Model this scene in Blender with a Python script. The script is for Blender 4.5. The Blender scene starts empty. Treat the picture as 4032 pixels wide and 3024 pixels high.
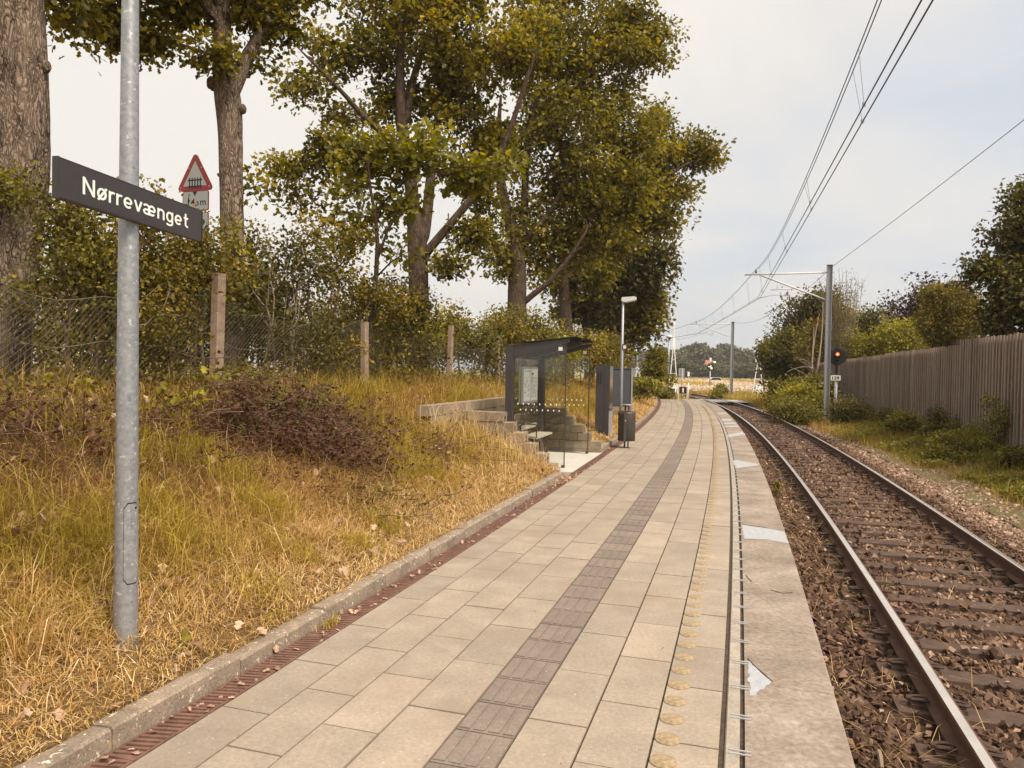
import bpy, math, random
import numpy as np
R = math.radians
rng = np.random.default_rng(7)
random.seed(7)
scene = bpy.context.scene
COL = scene.collection

# ------------------------------------------------------------------ camera
FPX, PITCH, ROLL, CAMH = 2921.4, 0.01938, 0.01763, 1.5455     # focal length in photo pixels (4032 wide)
cd = bpy.data.cameras.new('camera'); cam = bpy.data.objects.new('camera', cd); COL.objects.link(cam)
cd.sensor_width = 36.0; cd.lens = FPX / 4032 * 36.0; cd.clip_start = 0.05; cd.clip_end = 6000
_f = np.array([0, math.cos(PITCH), -math.sin(PITCH)]); _r = np.array([1., 0, 0]); _u = np.cross(_r, _f)
CR = math.cos(ROLL) * _r + math.sin(ROLL) * _u
CU = -math.sin(ROLL) * _r + math.cos(ROLL) * _u
CF = _f
from mathutils import Matrix, Vector
cam.matrix_world = Matrix(((CR[0], CU[0], -CF[0], 0), (CR[1], CU[1], -CF[1], 0), (CR[2], CU[2], -CF[2], CAMH), (0, 0, 0, 1)))
scene.camera = cam

# ------------------------------------------------------------------ sky, sun, exposure
SUN_EL, SUN_AZ = R(52), R(140)          # azimuth clockwise from +Y
world = bpy.data.worlds.new('World'); scene.world = world; world.use_nodes = True
nt = world.node_tree; nt.nodes.clear()
def N(tree, typ, **kw):
    n = tree.nodes.new(typ)
    for k, v in kw.items():
        if k == 'inp':
            for a, b in v.items(): n.inputs[a].default_value = b
        else: setattr(n, k, v)
    return n
def MATH(tree, op, a, b=None, clamp=False):
    n = tree.nodes.new('ShaderNodeMath'); n.operation = op; n.use_clamp = clamp
    for i, x in enumerate((a, b)):
        if x is None: continue
        if isinstance(x, (int, float)): n.inputs[i].default_value = x
        else: tree.links.new(x, n.inputs[i])
    return n.outputs[0]
def RAMP(tree, fac, stops):
    n = tree.nodes.new('ShaderNodeValToRGB'); e = n.color_ramp.elements
    while len(e) > 1: e.remove(e[-1])
    for i, (p, c) in enumerate(stops):
        el = e[0] if i == 0 else e.new(p)
        el.position = p; el.color = (*c, 1)
    tree.links.new(fac, n.inputs[0]); return n.outputs[0]
def build_world():
    L = nt.links.new
    tc = N(nt, 'ShaderNodeTexCoord'); sp = N(nt, 'ShaderNodeSeparateXYZ'); L(tc.outputs['Generated'], sp.inputs[0])
    x, y, z = sp.outputs
    den = MATH(nt, 'ADD', MATH(nt, 'ABSOLUTE', z), 0.22)
    cx = MATH(nt, 'DIVIDE', x, den); cy = MATH(nt, 'DIVIDE', y, den)
    cb = N(nt, 'ShaderNodeCombineXYZ'); L(cx, cb.inputs[0]); L(cy, cb.inputs[1])
    no = N(nt, 'ShaderNodeTexNoise', inp={'Scale': 1.1, 'Detail': 5.0, 'Roughness': 0.52, 'Distortion': 0.5}); L(cb.outputs[0], no.inputs['Vector'])
    no2 = N(nt, 'ShaderNodeTexNoise', inp={'Scale': 0.5, 'Detail': 3.0}); L(cb.outputs[0], no2.inputs['Vector'])
    f = MATH(nt, 'ADD', MATH(nt, 'MULTIPLY', no.outputs[0], 1.15), MATH(nt, 'MULTIPLY', no2.outputs[0], 0.5))
    f = MATH(nt, 'ADD', f, MATH(nt, 'MULTIPLY', z, 0.95))
    f = MATH(nt, 'ADD', f, MATH(nt, 'MULTIPLY', x, -0.55))
    col = RAMP(nt, MATH(nt, 'MULTIPLY', f, 0.56), [(0.22, (0.50, 0.57, 0.66)), (0.38, (0.58, 0.62, 0.68)), (0.50, (0.72, 0.70, 0.68)), (0.62, (0.83, 0.785, 0.715))])
    # overcast luminance: zenith brighter than the horizon
    br = N(nt, 'ShaderNodeMapRange', inp={'From Min': 0.45, 'From Max': 0.95, 'To Min': 1.0, 'To Max': ZEN}); L(z, br.inputs['Value'])
    sky = N(nt, 'ShaderNodeTexSky', sky_type='NISHITA', sun_disc=False, sun_elevation=SUN_EL, sun_rotation=SUN_AZ, dust_density=2.0)
    b1 = N(nt, 'ShaderNodeBackground', inp={'Strength': 0.1}); L(sky.outputs[0], b1.inputs[0])
    b2 = N(nt, 'ShaderNodeBackground'); L(col, b2.inputs[0]); L(br.outputs[0], b2.inputs[1])
    mx = N(nt, 'ShaderNodeMixShader', inp={'Fac': 0.9}); L(b1.outputs[0], mx.inputs[1]); L(b2.outputs[0], mx.inputs[2])
    out = N(nt, 'ShaderNodeOutputWorld'); L(mx.outputs[0], out.inputs[0])
ZEN = 1.15
build_world()
sl = bpy.data.lights.new('sun', 'SUN'); sl.energy = 4.6; sl.angle = R(20); sl.color = (1.0, 0.87, 0.69)
sun = bpy.data.objects.new('sun', sl); COL.objects.link(sun)
sd = Vector((math.sin(SUN_AZ) * math.cos(SUN_EL), math.cos(SUN_AZ) * math.cos(SUN_EL), math.sin(SUN_EL)))
sun.rotation_euler = sd.to_track_quat('Z', 'Y').to_euler(); sun.location = (0, 0, 30)
vs = scene.view_settings
scene.display_settings.display_device = 'sRGB'
vs.view_transform = 'Standard'; vs.look = 'None'; vs.gamma = 1.0; vs.exposure = 0.3
scene.cycles.max_bounces = 7; scene.cycles.transparent_max_bounces = 16
scene.cycles.diffuse_bounces = 3; scene.cycles.glossy_bounces = 3; scene.cycles.transmission_bounces = 6

# ------------------------------------------------------------------ photo pixel <-> world helpers
def ray(u, v):
    d = (u - 2016) / FPX * CR - (v - 1512) / FPX * CU + CF
    return d
def at(u, v, Y):                    # point at distance Y ahead
    d = ray(u, v); return np.array([0, 0, CAMH]) + d / d[1] * Y
def atz(u, v, z):                   # point on the level z
    d = ray(u, v); return np.array([0, 0, CAMH]) + d * ((z - CAMH) / d[2])

# ------------------------------------------------------------------ alignment of platform and track (s along, t to the right)
_S = np.linspace(-8, 260, 5361); _ds = _S[1] - _S[0]
_sc = np.clip(_S, None, 64)
_k = 0.0030 - 0.0005 * (_sc / 10) + 0.0002 * (_sc / 10) ** 2
_h = 0.3029 - np.concatenate([[0], np.cumsum(_k[:-1] * _ds)]); _i0 = np.argmin(abs(_S)); _h = _h - _h[_i0] + 0.3029
_X = np.concatenate([[0], np.cumsum(np.sin(_h[:-1]) * _ds)]); _Y = np.concatenate([[0], np.cumsum(np.cos(_h[:-1]) * _ds)])
_X = _X - _X[_i0] - 0.1283; _Y = _Y - _Y[_i0] + 3.0
def hd(s): return np.interp(s, _S, _h)
def P(s, t, z=0.0):
    s = np.asarray(s, float); h = np.interp(s, _S, _h)
    x = np.interp(s, _S, _X) + t * np.cos(h); y = np.interp(s, _S, _Y) - t * np.sin(h)
    return np.stack(np.broadcast_arrays(x, y, np.asarray(z, float)), -1)
def s_at_u(u, t, lo=-3, hi=120):    # where the line at offset t crosses the plumb line of photo column u (at eye level)
    ss = np.linspace(lo, hi, 2500); p = P(ss, t, 1.2) - [0, 0, CAMH]; uu = 2016 + FPX * (p @ CR) / (p @ CF)
    uu[p @ CF < 0.5] = 1e9
    return ss[abs(uu - u).argmin()]
def inv(p):                          # world XY -> s, t
    p = np.atleast_2d(p); S2 = _S[::4]; X2 = _X[::4]; Y2 = _Y[::4]; H2 = _h[::4]
    out = np.zeros((len(p), 2))
    for a in range(0, len(p), 4000):
        q = p[a:a + 4000]
        i = ((q[:, :1] - X2) ** 2 + (q[:, 1:2] - Y2) ** 2).argmin(1)
        out[a:a + 4000, 0] = S2[i]
        out[a:a + 4000, 1] = (q[:, 0] - X2[i]) * np.cos(H2[i]) - (q[:, 1] - Y2[i]) * np.sin(H2[i])
    return out
ZR = -0.29           # rail head
ZS = ZR - 0.16       # sleeper top
ZB = ZS - 0.030      # ballast level
ZG = -0.62           # wide ground sheet
def smooth(a, b, x): x = np.clip((np.asarray(x, float) - a) / (b - a), 0, 1); return x * x * (3 - 2 * x)
def vnoise(x, y, sc=1.0, seed=0):    # smooth value noise
    x = np.asarray(x, float) / sc; y = np.asarray(y, float) / sc
    xi = np.floor(x).astype(np.int64); yi = np.floor(y).astype(np.int64); fx = x - xi; fy = y - yi
    fx = fx * fx * (3 - 2 * fx); fy = fy * fy * (3 - 2 * fy)
    def hsh(a, b):
        n = (a * 374761393 + b * 668265263 + seed * 974634777) & 0xFFFFFFFF
        n = ((n ^ (n >> 13)) * 1274126177) & 0xFFFFFFFF
        return ((n ^ (n >> 16)) & 0xFFFF) / 65535.0
    return (hsh(xi, yi) * (1 - fx) + hsh(xi + 1, yi) * fx) * (1 - fy) + (hsh(xi, yi + 1) * (1 - fx) + hsh(xi + 1, yi + 1) * fx) * fy
def fnoise(x, y, sc, seed=0): return 0.6 * vnoise(x, y, sc, seed) + 0.28 * vnoise(x, y, sc / 2.3, seed + 5) + 0.12 * vnoise(x, y, sc / 5.1, seed + 9)
def bank_z(s, t):                    # height of the grassy bank left of the platform
    s = np.asarray(s, float); t = np.asarray(t, float)
    crest = 1.22 - 0.22 * smooth(8, 20, s) - 0.1 * smooth(28, 40, s)
    d = -1.43 - t
    z = 0.06 + (crest - 0.06) * (0.35 * smooth(0, 3.3, d) + 0.65 * np.clip(d / 3.2, 0, 1))
    z = z + (fnoise(s, t, 1.3, 3) - 0.5) * 0.16 * smooth(0.1, 1.2, d)
    z = np.where((s > 7.96) & (s < 10.66) & (t > -3.14), -.06, z)          # recess of the shelter
    return z * (1 - smooth(40.6, 43.5, s)) + (-0.5) * smooth(40.6, 43.5, s)
def verge_z(s, t):                   # ground right of the track
    return ZB + 0.02 + 0.20 * smooth(5.0, 7.3, t) + (fnoise(s, t, 1.5, 11) - 0.5) * 0.12 * smooth(4.6, 6, t)
# ------------------------------------------------------------------ object helpers
ORG = {}
def link(o): COL.objects.link(o); return o
def thing(name, label, cat, loc, group=None):
    o = bpy.data.objects.new(name, None); link(o); o.location = tuple(float(a) for a in loc); o.empty_display_size = 0.2
    o['label'] = label; o['category'] = cat
    if group: o['group'] = group
    ORG[o.name] = np.array(loc, float); return o
def tag(o, label=None, cat=None, group=None, kind=None):
    for k, v in (('label', label), ('category', cat), ('group', group), ('kind', kind)):
        if v: o[k] = v
    return o
def mk(name, V, F, mats, parent=None, mi=None, smooth_=False, tint=None, loc=None):
    """one mesh object from world-space vertices V (n,3) and faces F (list of tuples, or an (m,k) array)"""
    V = np.asarray(V, float).reshape(-1, 3)
    if parent is not None: org = ORG[parent.name]
    elif loc is not None: org = np.array(loc, float)
    else: org = np.zeros(3)
    me = bpy.data.meshes.new(name)
    Vl = (V - org).astype(np.float32)
    if isinstance(F, np.ndarray) and F.ndim == 2:
        m, k = F.shape; me.vertices.add(len(Vl)); me.vertices.foreach_set('co', Vl.ravel())
        me.loops.add(m * k); me.loops.foreach_set('vertex_index', F.astype(np.int32).ravel())
        me.polygons.add(m); me.polygons.foreach_set('loop_start', np.arange(0, m * k, k, dtype=np.int32))
        me.polygons.foreach_set('use_smooth', np.zeros(m, bool)); me.update(calc_edges=True)
    else:
        me.from_pydata(Vl.tolist(), [], [tuple(int(i) for i in f) for f in F]); me.update()
    for m_ in (mats if isinstance(mats, (list, tuple)) else [mats]): me.materials.append(m_)
    if mi is not None: me.polygons.foreach_set('material_index', np.asarray(mi, np.int32))
    if smooth_: me.polygons.foreach_set('use_smooth', np.ones(len(me.polygons), bool))
    if tint is not None:
        a = me.attributes.new('tint', 'FLOAT', 'FACE'); a.data.foreach_set('value', np.asarray(tint, np.float32))
    o = bpy.data.objects.new(name, me); link(o)
    if parent is not None: o.parent = parent
    else: o.location = tuple(org)
    ORG[o.name] = org; return o
def dup(o, loc, rz=0.0, label=None, parent=None):
    c = o.copy(); COL.objects.link(c)
    if parent is None:
        c.location = tuple(float(a) for a in loc); c.rotation_euler = (0, 0, rz)
        if label: c['label'] = label
    else: c.parent = parent
    for ch in o.children: dup(ch, None, parent=c)
    return c
class MB:
    """collects solids; faces keep a material index"""
    def __init__(s): s.V = []; s.F = []; s.M = []; s.n = 0; s.S = []
    def add(s, V, F, m=0):
        V = np.asarray(V, float).reshape(-1, 3); s.V.append(V)
        for f in F: s.F.append(tuple(int(i) + s.n for i in f)); s.M.append(m)
        s.n += len(V)
    def box(s, c, size, ax=None, m=0, taper=None):
        """c centre, size (a,b,c) along axes ax (3 unit vectors)"""
        ax = np.eye(3) if ax is None else np.array(ax, float)
        h = np.array(size, float) / 2; V = []
        for k in (-1, 1):
            for (i, j) in ((-1, -1), (1, -1), (1, 1), (-1, 1)):
                q = 1.0 if (taper is None or k < 0) else taper
                V.append(np.array(c) + ax[0] * h[0] * i * q + ax[1] * h[1] * j * q + ax[2] * h[2] * k)
        s.add(V, [(3, 2, 1, 0), (4, 5, 6, 7), (0, 1, 5, 4), (1, 2, 6, 5), (2, 3, 7, 6), (3, 0, 4, 7)], m)
    def bar(s, p0, p1, w, d=None, m=0, side=None):
        p0 = np.array(p0, float); p1 = np.array(p1, float); a = p1 - p0; L = np.linalg.norm(a); a /= L
        ref = np.array([0, 0, 1.]) if side is None else np.array(side, float)
        if abs(a @ ref) > .95: ref = np.array([1., 0, 0])
        x = np.cross(ref, a); x /= np.linalg.norm(x); y = np.cross(a, x)
        s.box((p0 + p1) / 2, (w, d or w, L), (x, y, a), m)
    def tube(s, pts, rad, n=8, m=0, cap=True):
        V, F = tube(pts, rad, n, cap); s.add(V, F, m)
    def lathe(s, c, prof, n=16, m=0, axis=(0, 0, 1)):
        axis = np.array(axis, float); axis /= np.linalg.norm(axis)
        pts = [np.array(c) + axis * h for r, h in prof]
        V, F = tube(pts, [r for r, h in prof], n, True, axis); s.add(V, F, m)
    def prism(s, poly, ax, c, depth, m=0, m_side=None):
        """poly 2-D points in plane (ax[0],ax[1]) at c, extruded by depth along ax[2]"""
        ax = np.array(ax, float); poly = np.array(poly, float); k = len(poly)
        A = np.array(c) + poly[:, :1] * ax[0] + poly[:, 1:2] * ax[1]; B = A + ax[2] * depth
        s.add(np.vstack([A, B]), [tuple(range(k, 2 * k))], m)
        s.F.append(tuple(s.n - 2 * k + i for i in reversed(range(k)))); s.M.append(m)
        for i in range(k):
            j = (i + 1) % k; s.F.append(tuple(s.n - 2 * k + a for a in (i, j, k + j, k + i))); s.M.append(m if m_side is None else m_side)
    def build(s, name, mats, parent=None, smooth_=False, loc=None):
        o = mk(name, np.vstack(s.V), s.F, mats, parent, s.M, smooth_, loc=loc)
        return o
def tube(pts, rad, n=8, cap=True, axis=None):
    pts = np.array(pts, float); k = len(pts); rad = np.broadcast_to(np.asarray(rad, float), (k,))
    T = np.gradient(pts, axis=0) if axis is None else np.tile(np.array(axis, float), (k, 1))
    T /= np.linalg.norm(T, axis=1, keepdims=True) + 1e-12
    ref = np.array([0, 0, 1.]) if abs(T[0, 2]) < .9 else np.array([0, 1., 0])
    x = np.cross(ref, T[0]); x /= np.linalg.norm(x); V = []
    a = np.linspace(0, 2 * np.pi, n, endpoint=False)
    for i in range(k):
        x = x - T[i] * (x @ T[i]); x /= np.linalg.norm(x) + 1e-12; y = np.cross(T[i], x)
        V.append(pts[i] + rad[i] * (np.cos(a)[:, None] * x + np.sin(a)[:, None] * y))
    V = np.vstack(V); F = []
    for i in range(k - 1):
        for j in range(n):
            j2 = (j + 1) % n; F.append((i * n + j, i * n + j2, (i + 1) * n + j2, (i + 1) * n + j))
    if cap: F.append(tuple(reversed(range(n)))); F.append(tuple((k - 1) * n + j for j in range(n)))
    return V, F
def sweep(prof, s0, s1, ds, closed=True, zf=None):
    """profile [(t,z)] swept along the alignment"""
    S = np.linspace(s0, s1, max(2, int(round((s1 - s0) / ds)) + 1)); k = len(prof); V = np.zeros((len(S), k, 3))
    for j, (t, z) in enumerate(prof): V[:, j] = P(S, t, z)
    F = []; m = k if closed else k - 1
    for i in range(len(S) - 1):
        for j in range(m):
            j2 = (j + 1) % k; F.append((i * k + j, (i + 1) * k + j, (i + 1) * k + j2, i * k + j2))
    if closed: F.append(tuple(range(k))); F.append(tuple((len(S) - 1) * k + j for j in reversed(range(k))))
    return V.reshape(-1, 3), F
def grid(S, T, zf):
    S = np.asarray(S); T = np.asarray(T); g, h = np.meshgrid(S, T, indexing='ij'); V = P(g.ravel(), h.ravel(), zf(g.ravel(), h.ravel()))
    n = len(T); i, j = np.meshgrid(np.arange(len(S) - 1), np.arange(n - 1), indexing='ij'); i = i.ravel(); j = j.ravel()
    return V, np.stack([i * n + j, (i + 1) * n + j, (i + 1) * n + j + 1, i * n + j + 1], 1)
def text_mesh(txt, size, depth=0.002, off=0.0, squeeze=1.0):
    c = bpy.data.curves.new('lettering', 'FONT'); c.body = txt; c.size = size; c.extrude = depth; c.offset = off
    o = bpy.data.objects.new('lettering', c); link(o)
    me = bpy.data.meshes.new_from_object(o.evaluated_get(bpy.context.evaluated_depsgraph_get()))
    V = np.array([v.co[:] for v in me.vertices]); F = [tuple(p.vertices) for p in me.polygons]
    bpy.data.objects.remove(o); bpy.data.curves.remove(c); bpy.data.meshes.remove(me)
    V[:, 0] *= squeeze; return V, F
def text_on(name, txt, size, c, ax, mat, parent, width=None, depth=0.002, off=0.0, center=True):
    V, F = text_mesh(txt, size, depth, off)
    w = V[:, 0].max() - V[:, 0].min()
    if width: V[:, 0] *= width / w
    if center: V[:, 0] -= (V[:, 0].max() + V[:, 0].min()) / 2
    else: V[:, 0] -= V[:, 0].min()
    ax = np.array(ax, float)
    W = np.array(c) + V[:, :1] * ax[0] + V[:, 1:2] * ax[1] + V[:, 2:] * ax[2]
    return mk(name, W, F, mat, parent)
def frame_axes(s):
    h = float(hd(s)); along = np.array([math.sin(h), math.cos(h), 0]); right = np.array([math.cos(h), -math.sin(h), 0]); return right, along, np.array([0, 0, 1.])

# ------------------------------------------------------------------ materials
def mat(name, col, rough=.8, var=.25, scale=8.0, col2=None, bump=0.0, bscale=40.0, metal=0.0, spec=None, stretch=None, spots=None, detail=6.0, tintramp=None, coord='Object', fine=0.0):
    m = bpy.data.materials.new(name); m.use_nodes = True; t = m.node_tree; L = t.links.new
    bs = t.nodes['Principled BSDF']; bs.inputs['Roughness'].default_value = rough; bs.inputs['Metallic'].default_value = metal
    if spec is not None: bs.inputs['Specular IOR Level'].default_value = spec
    tc = N(t, 'ShaderNodeTexCoord'); vec = tc.outputs[coord]
    if stretch is not None:
        mp = N(t, 'ShaderNodeMapping'); mp.inputs['Scale'].default_value = stretch; L(vec, mp.inputs[0]); vec = mp.outputs[0]
    no = N(t, 'ShaderNodeTexNoise', inp={'Scale': scale, 'Detail': detail, 'Roughness': .6}); L(vec, no.inputs['Vector'])
    c = np.array(col); c2 = np.array(col2) if col2 is not None else np.clip(c * (1 + var), 0, 1); c1 = c if col2 is not None else c * (1 - var)
    out = RAMP(t, no.outputs[0], [(.32, tuple(c1)), (.68, tuple(c2))])
    def mixc(fac, a, b, mode='MIX'):
        x = N(t, 'ShaderNodeMix', data_type='RGBA', blend_type=mode)
        if isinstance(fac, float): x.inputs[0].default_value = fac
        else: L(fac, x.inputs[0])
        for i, q in ((6, a), (7, b)):
            if isinstance(q, tuple): x.inputs[i].default_value = (*q, 1)
            else: L(q, x.inputs[i])
        return x.outputs[2]
    if tintramp is not None:
        at_ = N(t, 'ShaderNodeAttribute', attribute_name='tint')
        tr = RAMP(t, at_.outputs['Fac'], tintramp); out = mixc(1.0, out, tr, 'MULTIPLY')
    if fine:
        n3 = N(t, 'ShaderNodeTexNoise', inp={'Scale': scale * 14, 'Detail': 3.0, 'Roughness': .7}); L(vec, n3.inputs['Vector'])
        fr = RAMP(t, n3.outputs[0], [(.3, (1 - fine,) * 3), (.7, (1 + fine,) * 3)]); out = mixc(1.0, out, fr, 'MULTIPLY')
    if spots is not None:
        for (sc, thr, wid, colr) in spots:
            n4 = N(t, 'ShaderNodeTexNoise', inp={'Scale': sc, 'Detail': 4.0, 'Roughness': .55}); L(vec, n4.inputs['Vector'])
            mr = N(t, 'ShaderNodeMapRange', inp={'From Min': thr, 'From Max': thr + wid}); L(n4.outputs[0], mr.inputs['Value'])
            out = mixc(mr.outputs[0], out, colr)
    L(out, bs.inputs['Base Color'])
    if bump:
        n2 = N(t, 'ShaderNodeTexNoise', inp={'Scale': bscale, 'Detail': 5.0, 'Roughness': .65}); L(vec, n2.inputs['Vector'])
        b = N(t, 'ShaderNodeBump', inp={'Strength': 1.0, 'Distance': bump}); L(n2.outputs[0], b.inputs['Height']); L(b.outputs[0], bs.inputs['Normal'])
    return m
def leaf_mat(name, ramp, trans=.35, rough=.55, spec=.35):
    m = bpy.data.materials.new(name); m.use_nodes = True; t = m.node_tree; L = t.links.new
    bs = t.nodes['Principled BSDF']; bs.inputs['Roughness'].default_value = rough; bs.inputs['Specular IOR Level'].default_value = spec
    a = N(t, 'ShaderNodeAttribute', attribute_name='tint'); c = RAMP(t, a.outputs['Fac'], ramp)
    L(c, bs.inputs['Base Color'])
    tr = N(t, 'ShaderNodeBsdfTranslucent')
    hs = N(t, 'ShaderNodeHueSaturation', inp={'Saturation': 1.15, 'Value': 1.5}); L(c, hs.inputs['Color']); L(hs.outputs[0], tr.inputs[0])
    mx = N(t, 'ShaderNodeMixShader', inp={'Fac': trans}); L(bs.outputs[0], mx.inputs[1]); L(tr.outputs[0], mx.inputs[2])
    L(mx.outputs[0], t.nodes['Material Output'].inputs[0]); return m
def glass_mat(name, tint=(.93, .95, .93), refl=.08):
    m = bpy.data.materials.new(name); m.use_nodes = True; t = m.node_tree; L = t.links.new
    t.nodes.remove(t.nodes['Principled BSDF'])
    g = N(t, 'ShaderNodeBsdfGlossy', inp={'Roughness': .03}); tr = N(t, 'ShaderNodeBsdfTransparent'); tr.inputs[0].default_value = (*tint, 1)
    fr = N(t, 'ShaderNodeFresnel', inp={'IOR': 1.45})
    mx = N(t, 'ShaderNodeMixShader'); L(fr.outputs[0], mx.inputs[0]); L(tr.outputs[0], mx.inputs[1]); L(g.outputs[0], mx.inputs[2])
    L(mx.outputs[0], t.nodes['Material Output'].inputs[0]); return m
def bark_mat(name, light, dark, scale=1.0):
    m = bpy.data.materials.new(name); m.use_nodes = True; t = m.node_tree; L = t.links.new
    bs = t.nodes['Principled BSDF']; bs.inputs['Roughness'].default_value = .92; bs.inputs['Specular IOR Level'].default_value = .15
    tc = N(t, 'ShaderNodeTexCoord'); mp = N(t, 'ShaderNodeMapping'); mp.inputs['Scale'].default_value = (scale, scale, scale * .3); L(tc.outputs['Object'], mp.inputs[0])
    no = N(t, 'ShaderNodeTexNoise', inp={'Scale': 6.0, 'Detail': 4.0}); L(mp.outputs[0], no.inputs['Vector'])
    ad = N(t, 'ShaderNodeMixRGB', blend_type='ADD', inp={'Fac': .3}); L(mp.outputs[0], ad.inputs[1]); L(no.outputs['Color'], ad.inputs[2])
    vo = N(t, 'ShaderNodeTexVoronoi', feature='DISTANCE_TO_EDGE', inp={'Scale': 27.0}); L(ad.outputs[0], vo.inputs['Vector'])
    n2 = N(t, 'ShaderNodeTexNoise', inp={'Scale': 9.0, 'Detail': 8.0, 'Roughness': .7}); L(mp.outputs[0], n2.inputs['Vector'])
    h = MATH(t, 'ADD', MATH(t, 'MULTIPLY', MATH(t, 'MINIMUM', vo.outputs['Distance'], .35), 1.2), MATH(t, 'MULTIPLY', n2.outputs[0], .95))
    c = RAMP(t, h, [(.40, tuple(dark)), (.56, tuple((np.array(light) + np.array(dark)) * .45)), (.84, tuple(light))])
    L(c, bs.inputs['Base Color'])
    b = N(t, 'ShaderNodeBump', inp={'Strength': 1.0, 'Distance': .03}); L(h, b.inputs['Height']); L(b.outputs[0], bs.inputs['Normal'])
    return m
M = {}
M['slab'] = mat('paving_concrete', (.315, .262, .213), .86, scale=3.5, var=.13, fine=.16, bump=.0015, bscale=180,
                tintramp=[(0, (.86, .86, .86)), (1, (1.1, 1.08, 1.05))], spots=[(1.1, .50, .25, (.265, .205, .155)), (2.3, .60, .2, (.40, .33, .265)), (60, .66, .05, (.52, .46, .38)), (34, .72, .02, (.10, .07, .055))])
M['joint'] = mat('joint_soil', (.062, .042, .03), .95, var=.4, scale=30)
M['tactile'] = mat('guide_tile', (.20, .16, .135), .85, scale=5, var=.12, fine=.18, bump=.001, bscale=200, tintramp=[(0, (.88, .88, .88)), (1, (1.08, 1.08, 1.08))], spots=[(80, .69, .03, (.5, .45, .4))])
M['edge'] = mat('edge_concrete', (.19, .148, .12), .85, scale=2.2, col2=(.34, .285, .24), fine=.3, bump=.0015, bscale=160, tintramp=[(0, (.9, .88, .86)), (1, (1.08, 1.08, 1.08))], spots=[(7, .60, .12, (.22, .165, .13))])
M['strip'] = mat('strip_concrete', (.33, .285, .24), .85, scale=9, var=.18, fine=.3, spots=[(40, .6, .06, (.3, .23, .18))])
M['patch'] = mat('pale_mortar', (.36, .37, .40), .85, scale=20, var=.12, fine=.2, spots=[(34, .56, .08, (.30, .31, .35))])
M['stud'] = mat('yellow_stud', (.37, .275, .165), .75, scale=40, var=.35, fine=.25, tintramp=[(0, (.8, .8, .8)), (1, (1.15, 1.1, 1.0))])
M['kerb'] = mat('kerb_concrete', (.25, .195, .15), .9, scale=7, var=.25, fine=.35, bump=.004, bscale=70, spots=[(38, .62, .04, (.60, .53, .42)), (16, .64, .06, (.40, .26, .12))])
M['grate'] = mat('rusty_iron', (.155, .08, .06), .85, scale=14, var=.3, fine=.25, bump=.001, bscale=120)
M['dark'] = mat('dark_void', (.018, .012, .009), .95)
M['rust'] = mat('rail_rust', (.105, .053, .036), .85, scale=12, var=.25, fine=.2, bump=.0008, bscale=160)
M['clip'] = mat('clip_rust', (.06, .033, .023), .8, scale=30, var=.3)
M['polish'] = mat('rail_polished', (.86, .78, .70), .27, metal=.85, var=.1, scale=3, stretch=(1, 1, 1))
M['sleeper'] = mat('sleeper_concrete', (.078, .047, .034), .92, scale=8, var=.28, fine=.3, bump=.003, bscale=60, spots=[(14, .62, .1, (.17, .115, .085))])
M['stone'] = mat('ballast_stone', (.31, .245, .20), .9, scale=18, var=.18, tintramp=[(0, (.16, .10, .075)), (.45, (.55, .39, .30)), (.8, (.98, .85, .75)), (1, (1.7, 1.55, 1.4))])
M['ballast'] = mat('ballast_bed', (.105, .066, .046), .95, scale=25, var=.55, fine=.4, bump=.03, bscale=30)
M['soil'] = mat('bank_soil', (.085, .05, .022), .95, scale=3, col2=(.17, .11, .04), fine=.35, bump=.02, bscale=30)
M['green_soil'] = mat('verge_soil', (.085, .075, .022), .95, scale=3, col2=(.15, .115, .04), fine=.35, bump=.03, bscale=25)
M['field'] = mat('field_ground', (.22, .18, .06), .95, scale=.12, col2=(.33, .26, .12), fine=.3, spots=[(.05, .55, .1, (.20, .19, .06))])
M['asphalt'] = mat('pale_asphalt', (.30, .29, .285), .9, scale=2, var=.12, fine=.15)
M['gravel'] = mat('pale_gravel', (.55, .52, .47), .9, scale=2, var=.2, fine=.2)
M['galv'] = mat('galvanised_steel', (.29, .30, .325), .45, metal=.45, scale=38, var=.22, fine=.12, spots=[(46, .63, .03, (.52, .53, .55)), (20, .66, .05, (.19, .20, .22))], bump=.0006, bscale=60)
M['galv_far'] = mat('mast_steel', (.33, .33, .36), .5, metal=.3, scale=12, var=.15)
M['sign_black'] = mat('sign_enamel', (.035, .027, .026), .38, var=.1, scale=20)
M['white'] = mat('white_paint', (.82, .81, .78), .5, var=.04)
M['offwhite'] = mat('white_plastic', (.74, .73, .71), .45, var=.05)
M['red'] = mat('sign_red', (.46, .045, .04), .45, var=.1)
M['signface'] = mat('reflective_white', (.64, .65, .66), .4, var=.04)
M['black'] = mat('black_paint', (.012, .009, .009), .45, var=.1)
M['postconc'] = mat('post_concrete', (.25, .18, .13), .9, scale=10, var=.2, fine=.4, bump=.003, bscale=70, spots=[(30, .63, .05, (.38, .32, .24)), (9, .62, .1, (.13, .12, .05))])
M['wire'] = mat('fence_wire', (.17, .15, .10), .6, metal=.2, var=.2)
M['shelterdark'] = mat('shelter_steel', (.045, .039, .042), .45, var=.12, scale=6)
M['block'] = mat('wall_block', (.275, .215, .155), .92, scale=6, var=.22, fine=.3, bump=.003, bscale=60, tintramp=[(0, (.82, .82, .82)), (1, (1.12, 1.1, 1.05))], spots=[(8, .62, .1, (.16, .115, .07)), (22, .66, .05, (.42, .37, .29))])
M['pad'] = mat('shelter_floor', (.50, .475, .44), .85, scale=4, var=.1, fine=.12, spots=[(9, .63, .1, (.38, .35, .31))])
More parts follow.
